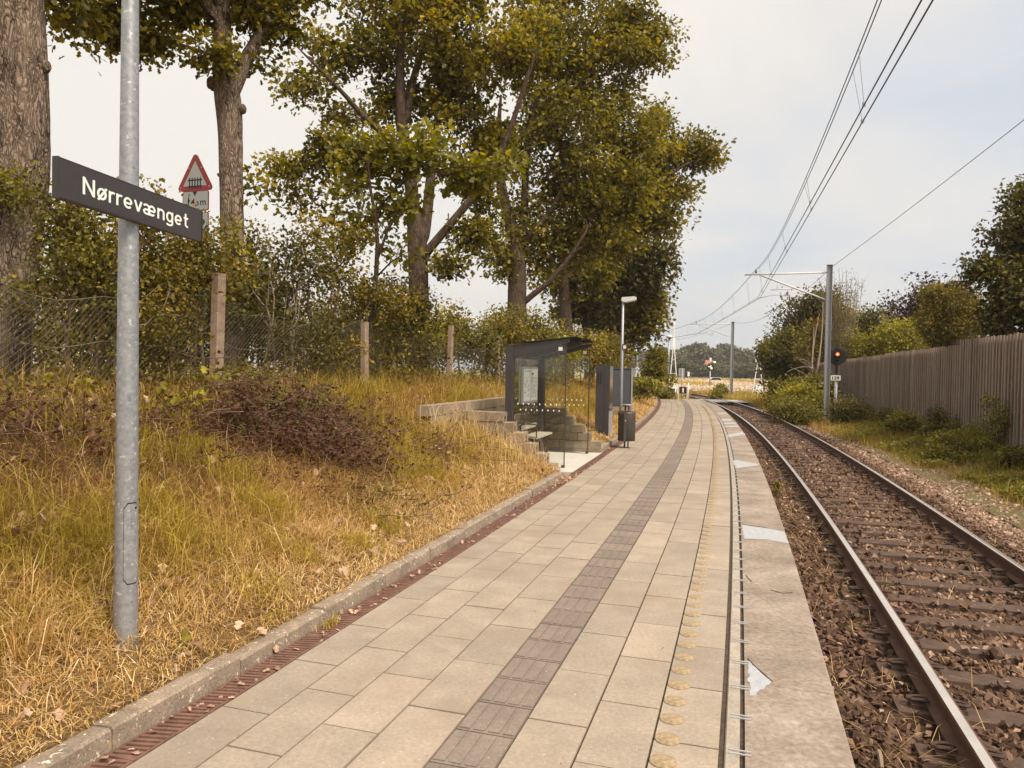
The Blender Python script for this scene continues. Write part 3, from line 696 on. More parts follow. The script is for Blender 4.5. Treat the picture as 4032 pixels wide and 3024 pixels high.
def build_track():
    for nm, t, lab in (('rail', 2.215, 'rusty rail with polished top, the one nearer the platform'), ('rail', 3.65, 'rusty rail with polished top, the one nearer the wooden fence')):
        sg = -1 if t < 3 else 1; hw = .036; c = t + sg * hw
        pr = [(-hw, -.013), (-hw + .005, -.004), (-hw + .015, -.0008), (hw - .019, -.0004), (hw - .006, -.004), (hw, -.013), (hw, -.034), (.009, -.046), (.009, -.122), (.066, -.136), (.066, -.147), (-.066, -.147), (-.066, -.136), (-.009, -.122), (-.009, -.046), (-hw, -.034)]
        V, F = sweep([(c + a, ZR + z) for a, z in pr][::-1], -6, 150, .3)
        k = len(pr); mi = []
        # polished faces are those between profile points 0..3
        for i in range((len(F) - 2) // k):
            for j in range(k):
                jj = k - 1 - j          # reversed order
                mi.append(1 if jj in (2, 3) else 0)
        mi += [0, 0]
        tag(mk(nm, V, F, [M['rust'], M['polish']], None, mi, loc=P(3, c, ZR)), lab, 'rail', 'rails of the single track')
    # sleepers with four spring clips each
    def clip_pts(t0, sgn):
        a = [(-.012, -.012, .05), (.04, -.012, .056), (.085, -.006, .05), (.105, .014, .046), (.10, .036, .046), (.07, .05, .05), (.03, .046, .056), (-.004, .03, .05), (.03, .02, .042), (.075, .024, .04)]
        return [(t0 + sgn * x, y - .02, z) for x, y, z in a]
    proto = None; n = 0; s = -1.1 + .0
    s = 0.9554 - .5995 * 4
    while s < 46.0:
        loc = P(s, 2.93, ZS)
        if proto is None or (s > 16 and n == 1):
            far = s > 16; h = float(hd(s)); r_, al, up = frame_axes(s)
            b = MB(); Lh = .98
            if not far or proto is None or True:
                q = MB(); q.prism([(-.12, -.16), (.12, -.16), (.105, 0), (-.105, 0)], (al, up, r_), loc - r_ * Lh, 2 * Lh)
            pr_ = q.build('sleeper', [M['sleeper']], loc=loc)
            tag(pr_, 'rust stained concrete sleeper carrying the two rails, bedded in brown ballast', 'sleeper', 'sleepers under the track')
            if not far:
                for t0, sgn in ((2.179 - .062, -1), (2.179 + .062, 1), (3.686 - .062, -1), (3.686 + .062, 1)):
                    tb = MB(); tb.tube([loc + r_ * (x - 2.93) + al * y + up * z for x, y, z in clip_pts(t0, sgn)], .0105, 6)
                    tb.box(loc + r_ * (t0 + sgn * .045 - 2.93) + up * .012, (.09, .08, .024), (r_, al, up))
                    tb.build('rail_clip', [M['clip']], pr_)
            if far: n = 2
            else: n = 1
            proto = pr_; h0 = h
        else: dup(proto, loc, h0 - float(hd(s)))
        s += .5995
    # loose stones
    g = np.random.default_rng(3)
    def on_sleeper(s, t, pad=0):
        f = (s - .9554) / .5995; f = abs(f - np.round(f)) * .5995; return (f < .115 + pad) & (t > 1.93) & (t < 3.93)
    def dens(s, t):
        d = np.ones_like(s); rail = (abs(t - 2.179) < .06) | (abs(t - 3.686) < .06); d[rail] = 0; d[on_sleeper(s, t, -.01)] = .02
        return d
    allV = []; allF = []; tints = []; n0 = 0
    for (cnt, s0, s1, t0, t1, sz) in ((46000, -2.4, 9, 1.49, 6.2, .040), (28000, 9, 18, 1.49, 6.0, .046), (16000, 18, 34, 1.49, 5.3, .055), (5000, 34, 46, 1.5, 5.2, .07)):
        s, t = st_scatter(cnt, s0, s1, t0, t1, dens, g); n = len(s)
        size = sz * g.lognormal(0, .28, n); z = ZB - .012 + (fnoise(s, t, .4, 5) - .5) * .05 + g.uniform(-.012, .018, n)
        z = np.where(on_sleeper(s, t), ZS + size * .25, z) + .05 * smooth(5, 6, t); z = np.where((t < 1.95), z + .03 * smooth(1.95, 1.6, t), z)
        V, F = rocks(P(s, t, z), size, g); allV.append(V); allF.append(F + n0); n0 += len(V)
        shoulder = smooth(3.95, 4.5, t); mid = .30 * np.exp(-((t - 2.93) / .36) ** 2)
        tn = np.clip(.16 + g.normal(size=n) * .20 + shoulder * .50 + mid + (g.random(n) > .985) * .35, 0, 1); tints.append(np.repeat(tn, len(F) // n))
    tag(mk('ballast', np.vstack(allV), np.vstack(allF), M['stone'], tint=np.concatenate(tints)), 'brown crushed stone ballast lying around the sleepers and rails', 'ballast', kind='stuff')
    # straw, twigs and dead leaves blown between platform and rail
    s, t = st_scatter(9000, -2, 16, 1.5, 4.6, lambda s, t: np.where(t < 2.1, .7, .16) * (fnoise(s, t, .5, 21) > .42), g); n = len(s)
    p = P(s, t, ZB + .03 + g.uniform(0, .02, n)); p[:, 2] = np.where(on_sleeper(s, t), ZS + .012, p[:, 2])
    V, F = blades(p, g.uniform(.08, .34, n), .0017, lean=g.uniform(.85, 1.0, n), curl=.3, r=g)
    s2, t2 = st_scatter(1500, -2, 16, 1.5, 4.4, lambda s, t: np.where(t < 2.1, .6, .12), g); V2, F2 = leaves(P(s2, t2, ZB + .045), .05, up=2.5, r=g, tmpl=(KITE, KITEF))
    tag(mk('track_litter', np.vstack([V, V2]), np.vstack([F, F2 + len(V)]), [M['grass'], M['litter']], None, np.concatenate([np.zeros(len(F), int), np.ones(len(F2), int)]), tint=np.concatenate([np.repeat(g.uniform(.25, .95, n), 3), np.repeat(g.random(len(s2)), 2)])),
        'dry straw and dead leaves strewn over the ballast', 'litter', kind='stuff')
build_ground(); build_platform(); build_track()
# ================================================================== PLATFORM FURNITURE
UP = np.array([0, 0, 1.])
def gz(p):                               # bank height below a world point
    s, t = inv(np.array(p)[:2])[0]; return float(bank_z(s, t))
def build_station_sign():
    c = at(502, 1512, 3.6); x0, y0 = c[0], c[1]; zb = .10
    root = thing('station_sign', 'tall galvanised pole carrying the dark station name board', 'station sign', (x0, y0, zb))
    b = MB(); b.lathe((x0, y0, 0), [(.056, .0), (.056, zb), (.0456, 2.08), (.038, 3.3), (.030, 5.2), (.0, 5.22)], 32); b.build('pole', [M['galv']], root, True)
    # inspection hatch, a curved plate facing the camera's right
    a0 = math.atan2(-y0, -x0); V = []; F = []
    def shell(name, aa, ab, za, zb_, dr, m):
        V = []; F = []; na, nz = 14, 16
        for i in range(na + 1):
            for j in range(nz + 1):
                u, v = i / na * 2 - 1, j / nz * 2 - 1
                # rounded corners
                ru = .72; q = 1.0
                if abs(v) > .86: q = 1 - (1 - math.sqrt(max(0, 1 - ((abs(v) - .86) / .14) ** 2))) * .45
                a = (aa + ab) / 2 + (ab - aa) / 2 * u * q; z = (za + zb_) / 2 + (zb_ - za) / 2 * v
                r = .056 - (z - .1) / 1.98 * .0104 + dr; V.append((x0 + math.cos(a) * r, y0 + math.sin(a) * r, z))
        for i in range(na):
            for j in range(nz): F.append((i * (nz + 1) + j, (i + 1) * (nz + 1) + j, (i + 1) * (nz + 1) + j + 1, i * (nz + 1) + j + 1))
        return V, F
    aL, aR = a0 - R(14), a0 + R(72)
    V, F = shell('', aL, aR, .475, .872, .0008, 0); hg = mk('hatch', V, F, M['dark'], root, smooth_=True)
    V, F = shell('', aL + R(2.4), aR - R(2.4), .481, .866, .0022, 0); mk('hatch_plate', V, F, M['galv'], hg, smooth_=True)
    q = MB(); aa = a0 + R(46)
    for z, rr in ((.845, .006),):
        d = np.array([math.cos(aa), math.sin(aa), 0]); q.lathe(np.array([x0, y0, z]) + d * .053, [(rr, 0), (rr, .0035), (.0005, .0036)], 12, axis=d)
    q.build('hatch_screw', [M['dark']], hg)
    # name board, fixed on the platform side of the pole
    d = unit(np.array([.155, 1.0, 0])); nrm = np.array([d[1], -d[0], 0])
    pl0 = np.array([x0, y0, 2.3]) + nrm * .072
    def on_board(u, v):
        r_ = ray(u, v); o = np.array([0, 0, CAMH]); return o + r_ * (((pl0 - o) @ nrm) / (r_ @ nrm))
    A = on_board(228, 705); B = on_board(797, 884); zt = (on_board(228, 625)[2] + on_board(797, 823)[2]) / 2; zb2 = (on_board(228, 787)[2] + on_board(797, 945)[2]) / 2
    print('board', on_board(228, 625), on_board(797, 823), on_board(228, 787), on_board(797, 945))
    cen = np.append((A + B)[:2] / 2, (zt + zb2) / 2); Lb = np.linalg.norm((B - A)[:2]); hb = zt - zb2
    bd = MB(); bd.box(cen - nrm * .0125, (Lb, hb, .024), (d, UP, nrm))
    for q in (-1, 1): bd.box(cen - nrm * .013 + d * q * (Lb / 2 - .004), (.007, hb + .005, .03), (d, UP, nrm))
    for q in (-1, 1): bd.box(cen - nrm * .014 + UP * q * (hb / 2 - .002), (Lb - .02, .006, .027), (d, UP, nrm))
    bd.box(cen - nrm * .045 + d * ((np.array([x0, y0, 0]) - cen) @ d), (.09, hb * .6, .05), (d, UP, nrm))
    bo = bd.build('name_board', [M['sign_black']], root)
    # lettering drawn as strokes
    w = .122; xh = .70
    def arc(cx, cy, rx, ry, a0, a1, n=14): return [(cx + rx * math.cos(R(a0 + (a1 - a0) * i / n)), cy + ry * math.sin(R(a0 + (a1 - a0) * i / n))) for i in range(n + 1)]
    h2 = xh / 2; o = w / 2
    def bowl(rx): return arc(rx + o, h2, rx, h2 - o, 0, 360, 28)
    def e_(rx, x=0): return arc(x + rx + o, h2, rx, h2 - o, 0, 318, 24), [(x + o, h2 - .02), (x + 2 * rx + o, h2 - .02)]
    G = {}
    G['N'] = ([[(o, 0), (o, 1)], [(o, .97), (.56, .03)], [(.62 - o, 0), (.62 - o, 1)]], .62)
    G['ø'] = ([bowl(.20), [(.06, -.04), (.50, xh + .04)]], .40 + w)
    G['r'] = ([[(o, 0), (o, xh)], [(o, xh - .22)] + arc(.25, xh - .25, .18, .25 - o, 170, 62, 8)], .36)
    G['e'] = (list(e_(.20)), .40 + w)
    G['v'] = ([[(.05, xh), (.25, .03)], [(.45, xh), (.25, .03)]], .5)
    G['æ'] = ([arc(.20, xh - .24, .18, .24 - o, 150, 0, 10) + [(.38, .0)], arc(.22, .20, .165, .20 - o, 20, 340, 18), *e_(.19, .31)], .31 + .38 + w)
    G['n'] = ([[(o, 0), (o, xh)], [(o, xh - .24)] + arc(.245, xh - .24, .18, .24 - o, 165, 0, 10) + [(.425, 0)]], .425 + o)
    G['g'] = ([bowl(.19), [(.38 + o, xh)] + [(.38 + o, -.02)] + arc(.235, -.05, .21, .15, 0, -150, 10)], .38 + w)
    G['t'] = ([[(.17, .95), (.17, .2)] + arc(.31, .19, .14, .19 - o, 180, 290, 8), [(.02, xh - o), (.36, xh - o)]], .40)
    strokes = []; x = 0
    for ch in 'Nørrevænget':
        st, adv = G[ch]
        for q in st: strokes.append([(x + a, b) for a, b in q])
        x += adv + .105 - (.05 if ch in 'rv' else 0)
    tot = x - .105; pa = on_board(325, 765); pb = on_board(742, 880); xa = (pa - cen) @ d; xb = (pb - cen) @ d
    hN = on_board(334, 697)[2] - on_board(334, 766)[2]; z0 = on_board(334, 766)[2]; kx = (xb - xa) / tot; V = []; F = []; n = 0
    for si, q in enumerate(strokes):
        q = np.array(q); T = unit(np.gradient(q, axis=0)); nn = np.stack([-T[:, 1], T[:, 0]], 1)
        if len(q) > 2:
            for i in range(1, len(q) - 1):
                t1 = unit(q[i] - q[i - 1]); t2 = unit(q[i + 1] - q[i]); m = unit(np.array([-(t1 + t2)[1], (t1 + t2)[0]])); nn[i] = m / max(.6, m @ np.array([-t1[1], t1[0]]))
        L_ = q + nn * w / 2; R_ = q - nn * w / 2; dz = .0006 + .00012 * (si % 5)
        for P_ in (L_, R_):
            V.append(cen + d * (xa + P_[:, :1] * kx) + UP * (z0 - cen[2] + P_[:, 1:2] * hN) + nrm * dz)
        k = len(q); F += [(n + i, n + i + 1, n + k + i + 1, n + k + i)[::-1] for i in range(k - 1)]; n += 2 * k
    mk('lettering', np.vstack(V), F, M['white'], bo)
def rounded(w, h, r, n=6):
    P_ = []
    for cx, cy, a0 in ((w / 2 - r, h / 2 - r, 0), (-w / 2 + r, h / 2 - r, 90), (-w / 2 + r, -h / 2 + r, 180), (w / 2 - r, -h / 2 + r, 270)):
        for i in range(n + 1): a = R(a0 + 90 * i / n); P_.append((cx + r * math.cos(a), cy + r * math.sin(a)))
    return P_
def round_tri(side, r, n=6):
    h = side * math.sqrt(3) / 2; pts = [(side / 2, -h / 3), (0, 2 * h / 3), (-side / 2, -h / 3)]; P_ = []
    k = r / math.sin(R(30))
    for i, (x, y) in enumerate(pts):
        m = math.hypot(x, y); cx, cy = x * (1 - k / m), y * (1 - k / m); a0 = (-90, 30, 150)[i]
        for j in range(n + 1): a = R(a0 + 120 * j / n); P_.append((cx + r * math.cos(a), cy + r * math.sin(a)))
    return P_
def build_warning_sign():
    Y = 12.0; c = at(768, 702, Y); px = Y / FPX; side = .70; h = side * .866
    g = np.array(at(768, 1500, Y)); zb = gz(c)
    ang = R(18); ax = np.array([math.cos(ang), -math.sin(ang), 0]); nm = np.cross(ax, UP)
    root = thing('road_sign', 'red bordered triangular road sign with a black gate symbol above white plates', 'road sign', (c[0], c[1], zb))
    top = at(768, 600, Y)[2]; cz = top - 2 * h / 3 - .0; cen = np.array([c[0], c[1], cz])
    b = MB(); b.lathe(cen - nm * .05 - UP * cen[2], [(.03, zb - .1), (.03, cz + .25), (.002, cz + .26)], 12); b.build('post', [M['galv']], root, True)
    t = MB(); t.prism(round_tri(side + .03, .05), (ax, UP, nm), cen - nm * .018, .018); tri = t.build('triangle', [M['red']], root)
    t = MB(); t.prism([(x * .665, y * .665) for x, y in round_tri(side, .012)], (ax, UP, nm), cen + nm * .0005, .0015); t.build('triangle_face', [M['signface']], tri)
    t = MB(); gc = cen - UP * .085
    for i in range(5):
        x = (i - 2) * .053; t.prism([(x - .011, -.095), (x + .011, -.095), (x + .011, .075), (x, .098), (x - .011, .075)], (ax, UP, nm), gc + nm * .0022, .0012)
    for y in (-.055, .045): t.prism([(-.14, y - .011), (.14, y - .011), (.14, y + .011), (-.14, y + .011)], (ax, UP, nm), gc + nm * .0036, .0006)
    t.build('gate_symbol', [M['black']], tri)
    t = MB()
    for x, y in ((-.125, .16), (.125, .16), (-.275, -.15), (.275, -.15)): t.lathe(cen + ax * x + UP * y + nm * .0004, [(.011, 0), (.01, .004), (.001, .005)], 8, axis=nm)
    t.build('rivet', [M['offwhite']], tri)
    pz1 = at(768, 752, Y)[2]; pz2 = at(768, 830, Y)[2]; w = .51; hh = pz1 - pz2
    for i in range(2):
        pc = np.array([c[0], c[1], (pz1 + pz2) / 2 - i * (hh + .03)]) + ax * .01
        t = MB(); t.prism(rounded(w, hh, .03), (ax, UP, nm), pc - nm * .016, .014); pl = t.build('plate', [M['red']], root)
        t = MB(); t.prism(rounded(w - .022, hh - .022, .022), (ax, UP, nm), pc - nm * .0015, .0015); t.build('plate_face', [M['signface']], pl)
        if i == 0:
            t = MB(); t.prism([(-.055, hh / 2 - .008), (.035, hh / 2 - .008), (-.01, hh / 2 - .085)], (ax, UP, nm), pc + nm * .0004, .0012)
            t.prism([(-.155, -.01), (-.125, .12), (-.11, .12), (-.13, .02), (-.105, .03), (-.15, -.12), (-.165, -.08), (-.16, -.075), (-.14, -.015)], (ax, UP, nm), pc + nm * .0004, .0012); t.build('plate_symbol', [M['black']], pl)
            text_on('plate_text', '4,', .16, pc + ax * -.035 - UP * .075 + nm * .0004, (ax, UP, nm), M['black'], pl, depth=.0006, off=.002)
            text_on('plate_text', '5', .10, pc + ax * .045 - UP * .075 + nm * .0004, (ax, UP, nm), M['black'], pl, depth=.0006, off=.002)
            text_on('plate_text', 'm', .16, pc + ax * .15 - UP * .075 + nm * .0004, (ax, UP, nm), M['black'], pl, depth=.0006, off=.002)
        else:
            t = MB(); t.prism([(.06, -.03), (.15, -.03), (.15, -.06), (.2, 0), (.15, .06), (.15, .03), (.06, .03)], (ax, UP, nm), pc + nm * .0004, .0012); t.build('plate_symbol', [M['black']], pl)
FT = -4.7
def build_chain_fence():
    posts = [(s_at_u(850, FT), 1077, 0), (s_at_u(1434, FT), 1268, .02), (s_at_u(1766, FT), 1281, .03), (s_at_u(1960, FT), 1322, .02)]
    S = [posts[0][0] - 3.55] + [p[0] for p in posts] + [posts[-1][0] + 3.6, posts[-1][0] + 7.2]
    root = thing('chain_link_fence', 'sagging chain link fence on concrete posts along the top of the grassy bank', 'fence', P(S[0], FT, bank_z(S[0], FT)))
    tops = {}
    for i, s in enumerate(S):
        z0 = float(bank_z(s, FT)); v = {1: 1077, 2: 1268, 3: 1281, 4: 1322}.get(i)
        zt = z0 + 1.28 if v is None else float(np.array(at(2016, 0, 1)[0] * 0 + 0)) if False else None
        if v is None: zt = z0 + 1.28
        else:
            p = P(s, FT, 0); zz = np.linspace(1, 4, 1200); q = np.stack([np.full(1200, p[0]), np.full(1200, p[1]), zz], 1) - [0, 0, CAMH]; vv = 1512 - FPX * (q @ CU) / (q @ CF); zt = zz[abs(vv - v).argmin()]
        tops[s] = zt
        r_, al, up = frame_axes(s); lean = r_ * (.03 if i in (1, 3) else -.02) + al * (.035 if i == 3 else 0)
        b = MB(); w = .115 if i == 1 else .105
        b.prism([(-w / 2, -w / 2 + .015), (-w / 2 + .015, -w / 2), (w / 2 - .015, -w / 2), (w / 2, -w / 2 + .015), (w / 2, w / 2), (-w / 2, w / 2)], (r_, al, unit(up + lean * .6)), P(s, FT, z0 - .3), zt - z0 + .3)
        b.build('fence_post', [M['postconc']], root)
    # woven wire
    b = MB(); b.V = []; VV = []; FF = []; n = 0
    def ztop(s):
        i = np.searchsorted(S, s) - 1; i = min(max(i, 0), len(S) - 2); f = (s - S[i]) / (S[i + 1] - S[i]); base = bank_z(s, FT)
        return float(base) + 1.05 - .16 * math.sin(f * math.pi) + .05 * math.sin(s * 5)
    def wire(a, c, rad):
        nonlocal n
        v, f = tube(np.array([a, c]), rad, 3, False); VV.append(v); FF.extend([tuple(i + n for i in q) for q in f]); n += len(v)
    s0, s1 = S[0], S[-1]; step = .066
    for dr in (1, -1):
        for s in np.arange(s0 - 1.2, s1 + 1.2, step):
            pts = []
            for k in range(0, 9):
                q = k / 8; ss = s + dr * (q - .5) * 1.05
                if not (s0 <= ss <= s1): continue
                zl = float(bank_z(ss, FT)) - .02; zt = ztop(ss); pts.append(P(ss, FT - .07 + .03 * math.sin(ss * 3 + q * 4) + dr * .003, zl + (zt - zl) * q))
            for a, c in zip(pts[:-1], pts[1:]): wire(a, c, .0019)
    mk('wire_mesh', np.vstack(VV), FF, M['wire'], root)
    VV = []; FF = []; n = 0
    for off in (0.0, -.42, -.8):
        ss = np.arange(s0, s1, .25); pts = [P(s, FT - .055, ztop(s) + off) for s in ss]
        v, f = tube(np.array(pts), .0035, 4, False); VV.append(v); FF.extend([tuple(i + n for i in q) for q in f]); n += len(v)
    mk('line_wire', np.vstack(VV), FF, M['wire'], root)
def arch_block(b, c, ax, L, w, h, tunnel=True, m=0):
    """channel block: length L along ax[0], width w along ax[1], height h; arch opening in its ends"""
    k = .34 * w
    if not tunnel: b.box(np.array(c) + ax[2] * h / 2, (L, w, h), ax, m); return
    arch = [(-k * .62, 0), (-k * .62, h * .30)] + [(k * .62 * math.cos(R(a)), h * .30 + k * .72 * math.sin(R(a))) for a in (150, 120, 90, 60, 30)] + [(k * .62, h * .30), (k * .62, 0)]
    poly = [(-w / 2, 0)] + arch + [(w / 2, 0), (w / 2, h - .008), (w / 2 - .008, h), (-w / 2 + .008, h), (-w / 2, h - .008)]
    b.prism(poly[::-1], (ax[1], ax[2], ax[0]), np.array(c) - ax[0] * L / 2, L, m)
def block_row(root, s, t0, t1, z, h=.147, along='t', w=.19, L=.235, jitter=.006, end_arch=True):
    """a course of blocks from t0 (platform end) to t1"""
    n = max(1, int(round(abs(t1 - t0) / L)))
    for i in range(n):
        if along == 't':
            r_, al, up = frame_axes(s); c = P(s, t0 - L * (i + .5), z) + al * rng.normal() * jitter; ax = (unit(r_ + al * rng.normal() * .02), al, up)
            ax = (ax[0], unit(np.cross(up, ax[0])), up)
        else:
            sc = t0 + L * (i + .5); r_, al, up = frame_axes(sc); c = P(sc, s, z) + r_ * rng.normal() * jitter; ax = (al, -r_, up)
        q = MB(); arch_block(q, c + up * .002, ax, L - .007, w, h - .006, end_arch and i == 0 and along == 't'); V = np.vstack(q.V)
        mk('block', V, q.F, M['block'], root, tint=[rng.random()] * len(q.F))
def build_walls():
    s = 8.02; root = thing('retaining_wall', 'stepped concrete block wall on the near side of the glass shelter', 'wall', P(s, -1.6, 0))
    ends = [-1.54, -1.68, -1.85, -2.02, -2.2, -2.36]
    for k, t in enumerate(ends): block_row(root, s, t, -3.1, .0 + .15 * k, .15, L=.29, w=.22)
    s = 10.62; root = thing('retaining_wall', 'stepped concrete block wall on the far side of the glass shelter', 'wall', P(s, -1.3, 0))
    for k, t in enumerate([-1.29, -1.30, -1.47, -1.60, -1.78, -1.93]): block_row(root, s, t, -3.05, -.02 + .147 * k, .147, L=.245, w=.2)
    root = thing('retaining_wall', 'straight block wall holding the bank behind the glass shelter', 'wall', P(9.3, -3.12, 0))
    for k in range(7): block_row(root, -3.12, 6.6 + (.12 if k % 2 else 0), 10.6, -.02 + .15 * k, .15, 's', L=.245, end_arch=False)
    # little steps beside the steel cabinet
    s = 18.9; root = thing('block_steps', 'three small concrete block steps in the bank behind the litter bin', 'steps', P(s, -1.5, 0))
    for k, t in enumerate([-1.42, -1.58, -1.78]): block_row(root, s, t, t - .5, .0 + .15 * k, .15, L=.245)
def quad_panel(b, p, d, n, L, z0, z1, th, m=0):
    b.box(np.array(p) + d * L / 2 + UP * (z0 + z1) / 2, (L, th, z1 - z0), (d, n, UP), m)
def build_shelter():
    sa, sb = 8.22, 10.28; r_, al, up = frame_axes((sa + sb) / 2); zf = .066
    base = P(9.25, -1.9, 0)
    root = thing('platform_shelter', 'small glass platform shelter with dark steel frame and thin sloping roof', 'shelter', base)
    def W(ds, t, z): return base + al * (ds - 9.25) + r_ * (t + 1.9) + up * z
    b = MB(); b.box(W(9.16, -1.94, .02), (2.78, 1.36, .09), (al, r_, up)); b.build('floor_slab', [M['pad']], root)
    b = MB(); 
    for i in range(13): b.box(W(7.86 + i * .22, -1.258, .027), (.214, .022, .07), (al, r_, up))
    b.build('floor_edge', [M['grate']], root)
    zr0, zr1 = 1.88, 1.995
    for ds in (sa, sb):
        q = MB(); q.box(W(ds, -2.35, (zf + zr0 + .03) / 2), (.12, .12, zr0 + .03 - zf), (r_, al, up)); q.build('corner_post', [M['shelterdark']], root)
    for ds in (sa, (sa + sb) / 2, sb):     # tapering roof arms
        q = MB(); q.prism([(-.06, zr0 - .17), (-.06, zr0 + .035), (.92, zr1 + .035), (.92, zr1 - .02)], (r_, up, al), W(ds - .04, -2.35, 0), .08); q.build('roof_arm', [M['shelterdark']], root)
    q = MB(); q.box(W((sa + sb) / 2, -2.35, zr0 - .075), (sb - sa - .12, .07, .15), (al, r_, up)); q.build('back_beam', [M['shelterdark']], root)
    q = MB(); q.prism([(-.05, zr0 + .046), (-.05, zr0 + .056), (1.03, zr1 + .068), (1.03, zr1 + .056)], (r_, up, al), W(sa - .07, -2.35, 0), sb - sa + .24); q.build('roof_pane', [M['roofglass']], root)
    q = MB()
    for t, zz in ((-2.0, .04), (-1.5, .05)):
        for ds in (sa, sb): q.lathe(W(ds, t, zr0 + .075 + (t + 2.35) / .92 * .115), [(.022, 0), (.022, .012), (.006, .02)], 10)
    q.build('pane_fixing', [M['alu']], root)
    def dots(p, d, n, k, x0, x1, par):
        q = MB()
        for row, zz in ((0, 1.02), (1, .93)):
            for i in range(k):
                c = p + d * (x0 + (x1 - x0) * (i + (.5 if row else 0)) / k) + up * zz
                q.prism([(x, y) for x, y in rounded(.017, .028, .008, 3)], (d, up, n), c + n * .0056, .0006)
        q.build('marker_dots', [M['white']], par)
    for ds in (sa, sb):
        q = MB(); quad_panel(q, W(ds, -2.28, 0), r_, al, .80, .10, zr1 - .06, .010); g = q.build('side_pane', [M['glass']], root)
        dots(W(ds, -2.28, 0), r_, -al, 8, .06, .76, g)
        q = MB(); q.box(W(ds, -1.475, (.07 + zr1 - .05) / 2), (.016, .013, zr1 - .12), (r_, al, up)); q.box(W(ds, -1.49, .085), (.05, .05, .035), (r_, al, up)); q.build('pane_edge', [M['shelterdark']], g)
        q = MB(); q.box(W(ds, -1.56, zr1 - .12) - al * .01, (.06, .024, .055), (r_, al, up)); q.build('pane_clamp', [M['offwhite']], g)
    for ds in (sa + .06, sa + .68, sa + 1.36):
        q = MB(); quad_panel(q, W(ds, -2.35, 0), al, r_, .62, .18, zr0 - .16, .010); g = q.build('back_pane', [M['glass']], root)
        if ds > sa + .5: dots(W(ds, -2.35, -.12), al, r_, 2, .1, .55, g)
        q = MB(); q.box(W(ds + .645, -2.35, 1.0), (.012, .014, zr0 - .30), (al, r_, up)); q.build('pane_joint', [M['shelterdark']], g)
    # timetable case on the back glass
    s1, s2 = sa + .62, sa + 1.62; z1, z2 = .985, 1.60
    q = MB(); q.box(W((s1 + s2) / 2, -2.325, (z1 + z2) / 2), (s2 - s1, .03, z2 - z1), (al, r_, up)); cs = q.build('timetable_case', [M['alu']], root)
    for i, (a, c) in enumerate(((s1 + .04, (s1 + s2) / 2 - .025), ((s1 + s2) / 2 + .025, s2 - .04))):
        q = MB(); q.box(W((a + c) / 2, -2.3085, (z1 + z2) / 2), (c - a, .003, z2 - z1 - .08), (al, r_, up)); po = q.build('poster', [M['paper']], cs)
        q = MB(); g = np.random.default_rng(i + 4)
        if i == 0:
            for _ in range(46):
                x = g.uniform(a + .03, c - .05); z = g.uniform(z1 + .1, z2 - .16); q.box(W(x, -2.3062, z), (g.uniform(.01, .05), .001, g.uniform(.006, .03)), (al, r_, up), int(g.integers(0, 3)))
            q.box(W((a + c) / 2, -2.3062, z2 - .075), (c - a - .08, .001, .03), (al, r_, up), 1)
        else:
            q.box(W(a + .10, -2.3062, z2 - .12), (.12, .001, .035), (al, r_, up), 0)
            for row in range(15):
                for cl in range(3):
                    if g.random() < .85: q.box(W(a + .07 + cl * .13, -2.3062, z2 - .18 - row * .024), (g.uniform(.06, .1), .001, .008), (al, r_, up), 0)
        q.build('print', [M['ink'], M['mapblue'], M['mapgreen']], po)
    # bench
    q = MB()
    for i in range(3): q.box(W(9.15, -2.235 + i * .095, .46), (1.15, .085, .03), (al, r_, up))
    bn = q.build('bench_seat', [M['wood']], root)
    q = MB()
    for ds in (8.7, 9.6):
        q.box(W(ds, -2.08, .25), (.04, .05, .38), (al, r_, up)); q.box(W(ds, -2.14, .43), (.04, .26, .03), (al, r_, up))
    q.build('bench_leg', [M['shelterdark']], bn)
    q = MB()
    for ds in (8.60, 9.70): q.tube([W(ds, -2.27, .46), W(ds, -2.27, .66), W(ds, -2.25, .68), W(ds, -2.03, .68), W(ds, -2.01, .66), W(ds, -2.01, .46)], .010, 8)
    q.build('armrest', [M['shelterdark']], bn)
    q = MB(); q.box(W(9.15, -2.29, .60), (1.1, .02, .07), (al, r_, up)); q.build('bench_back', [M['wood']], bn)
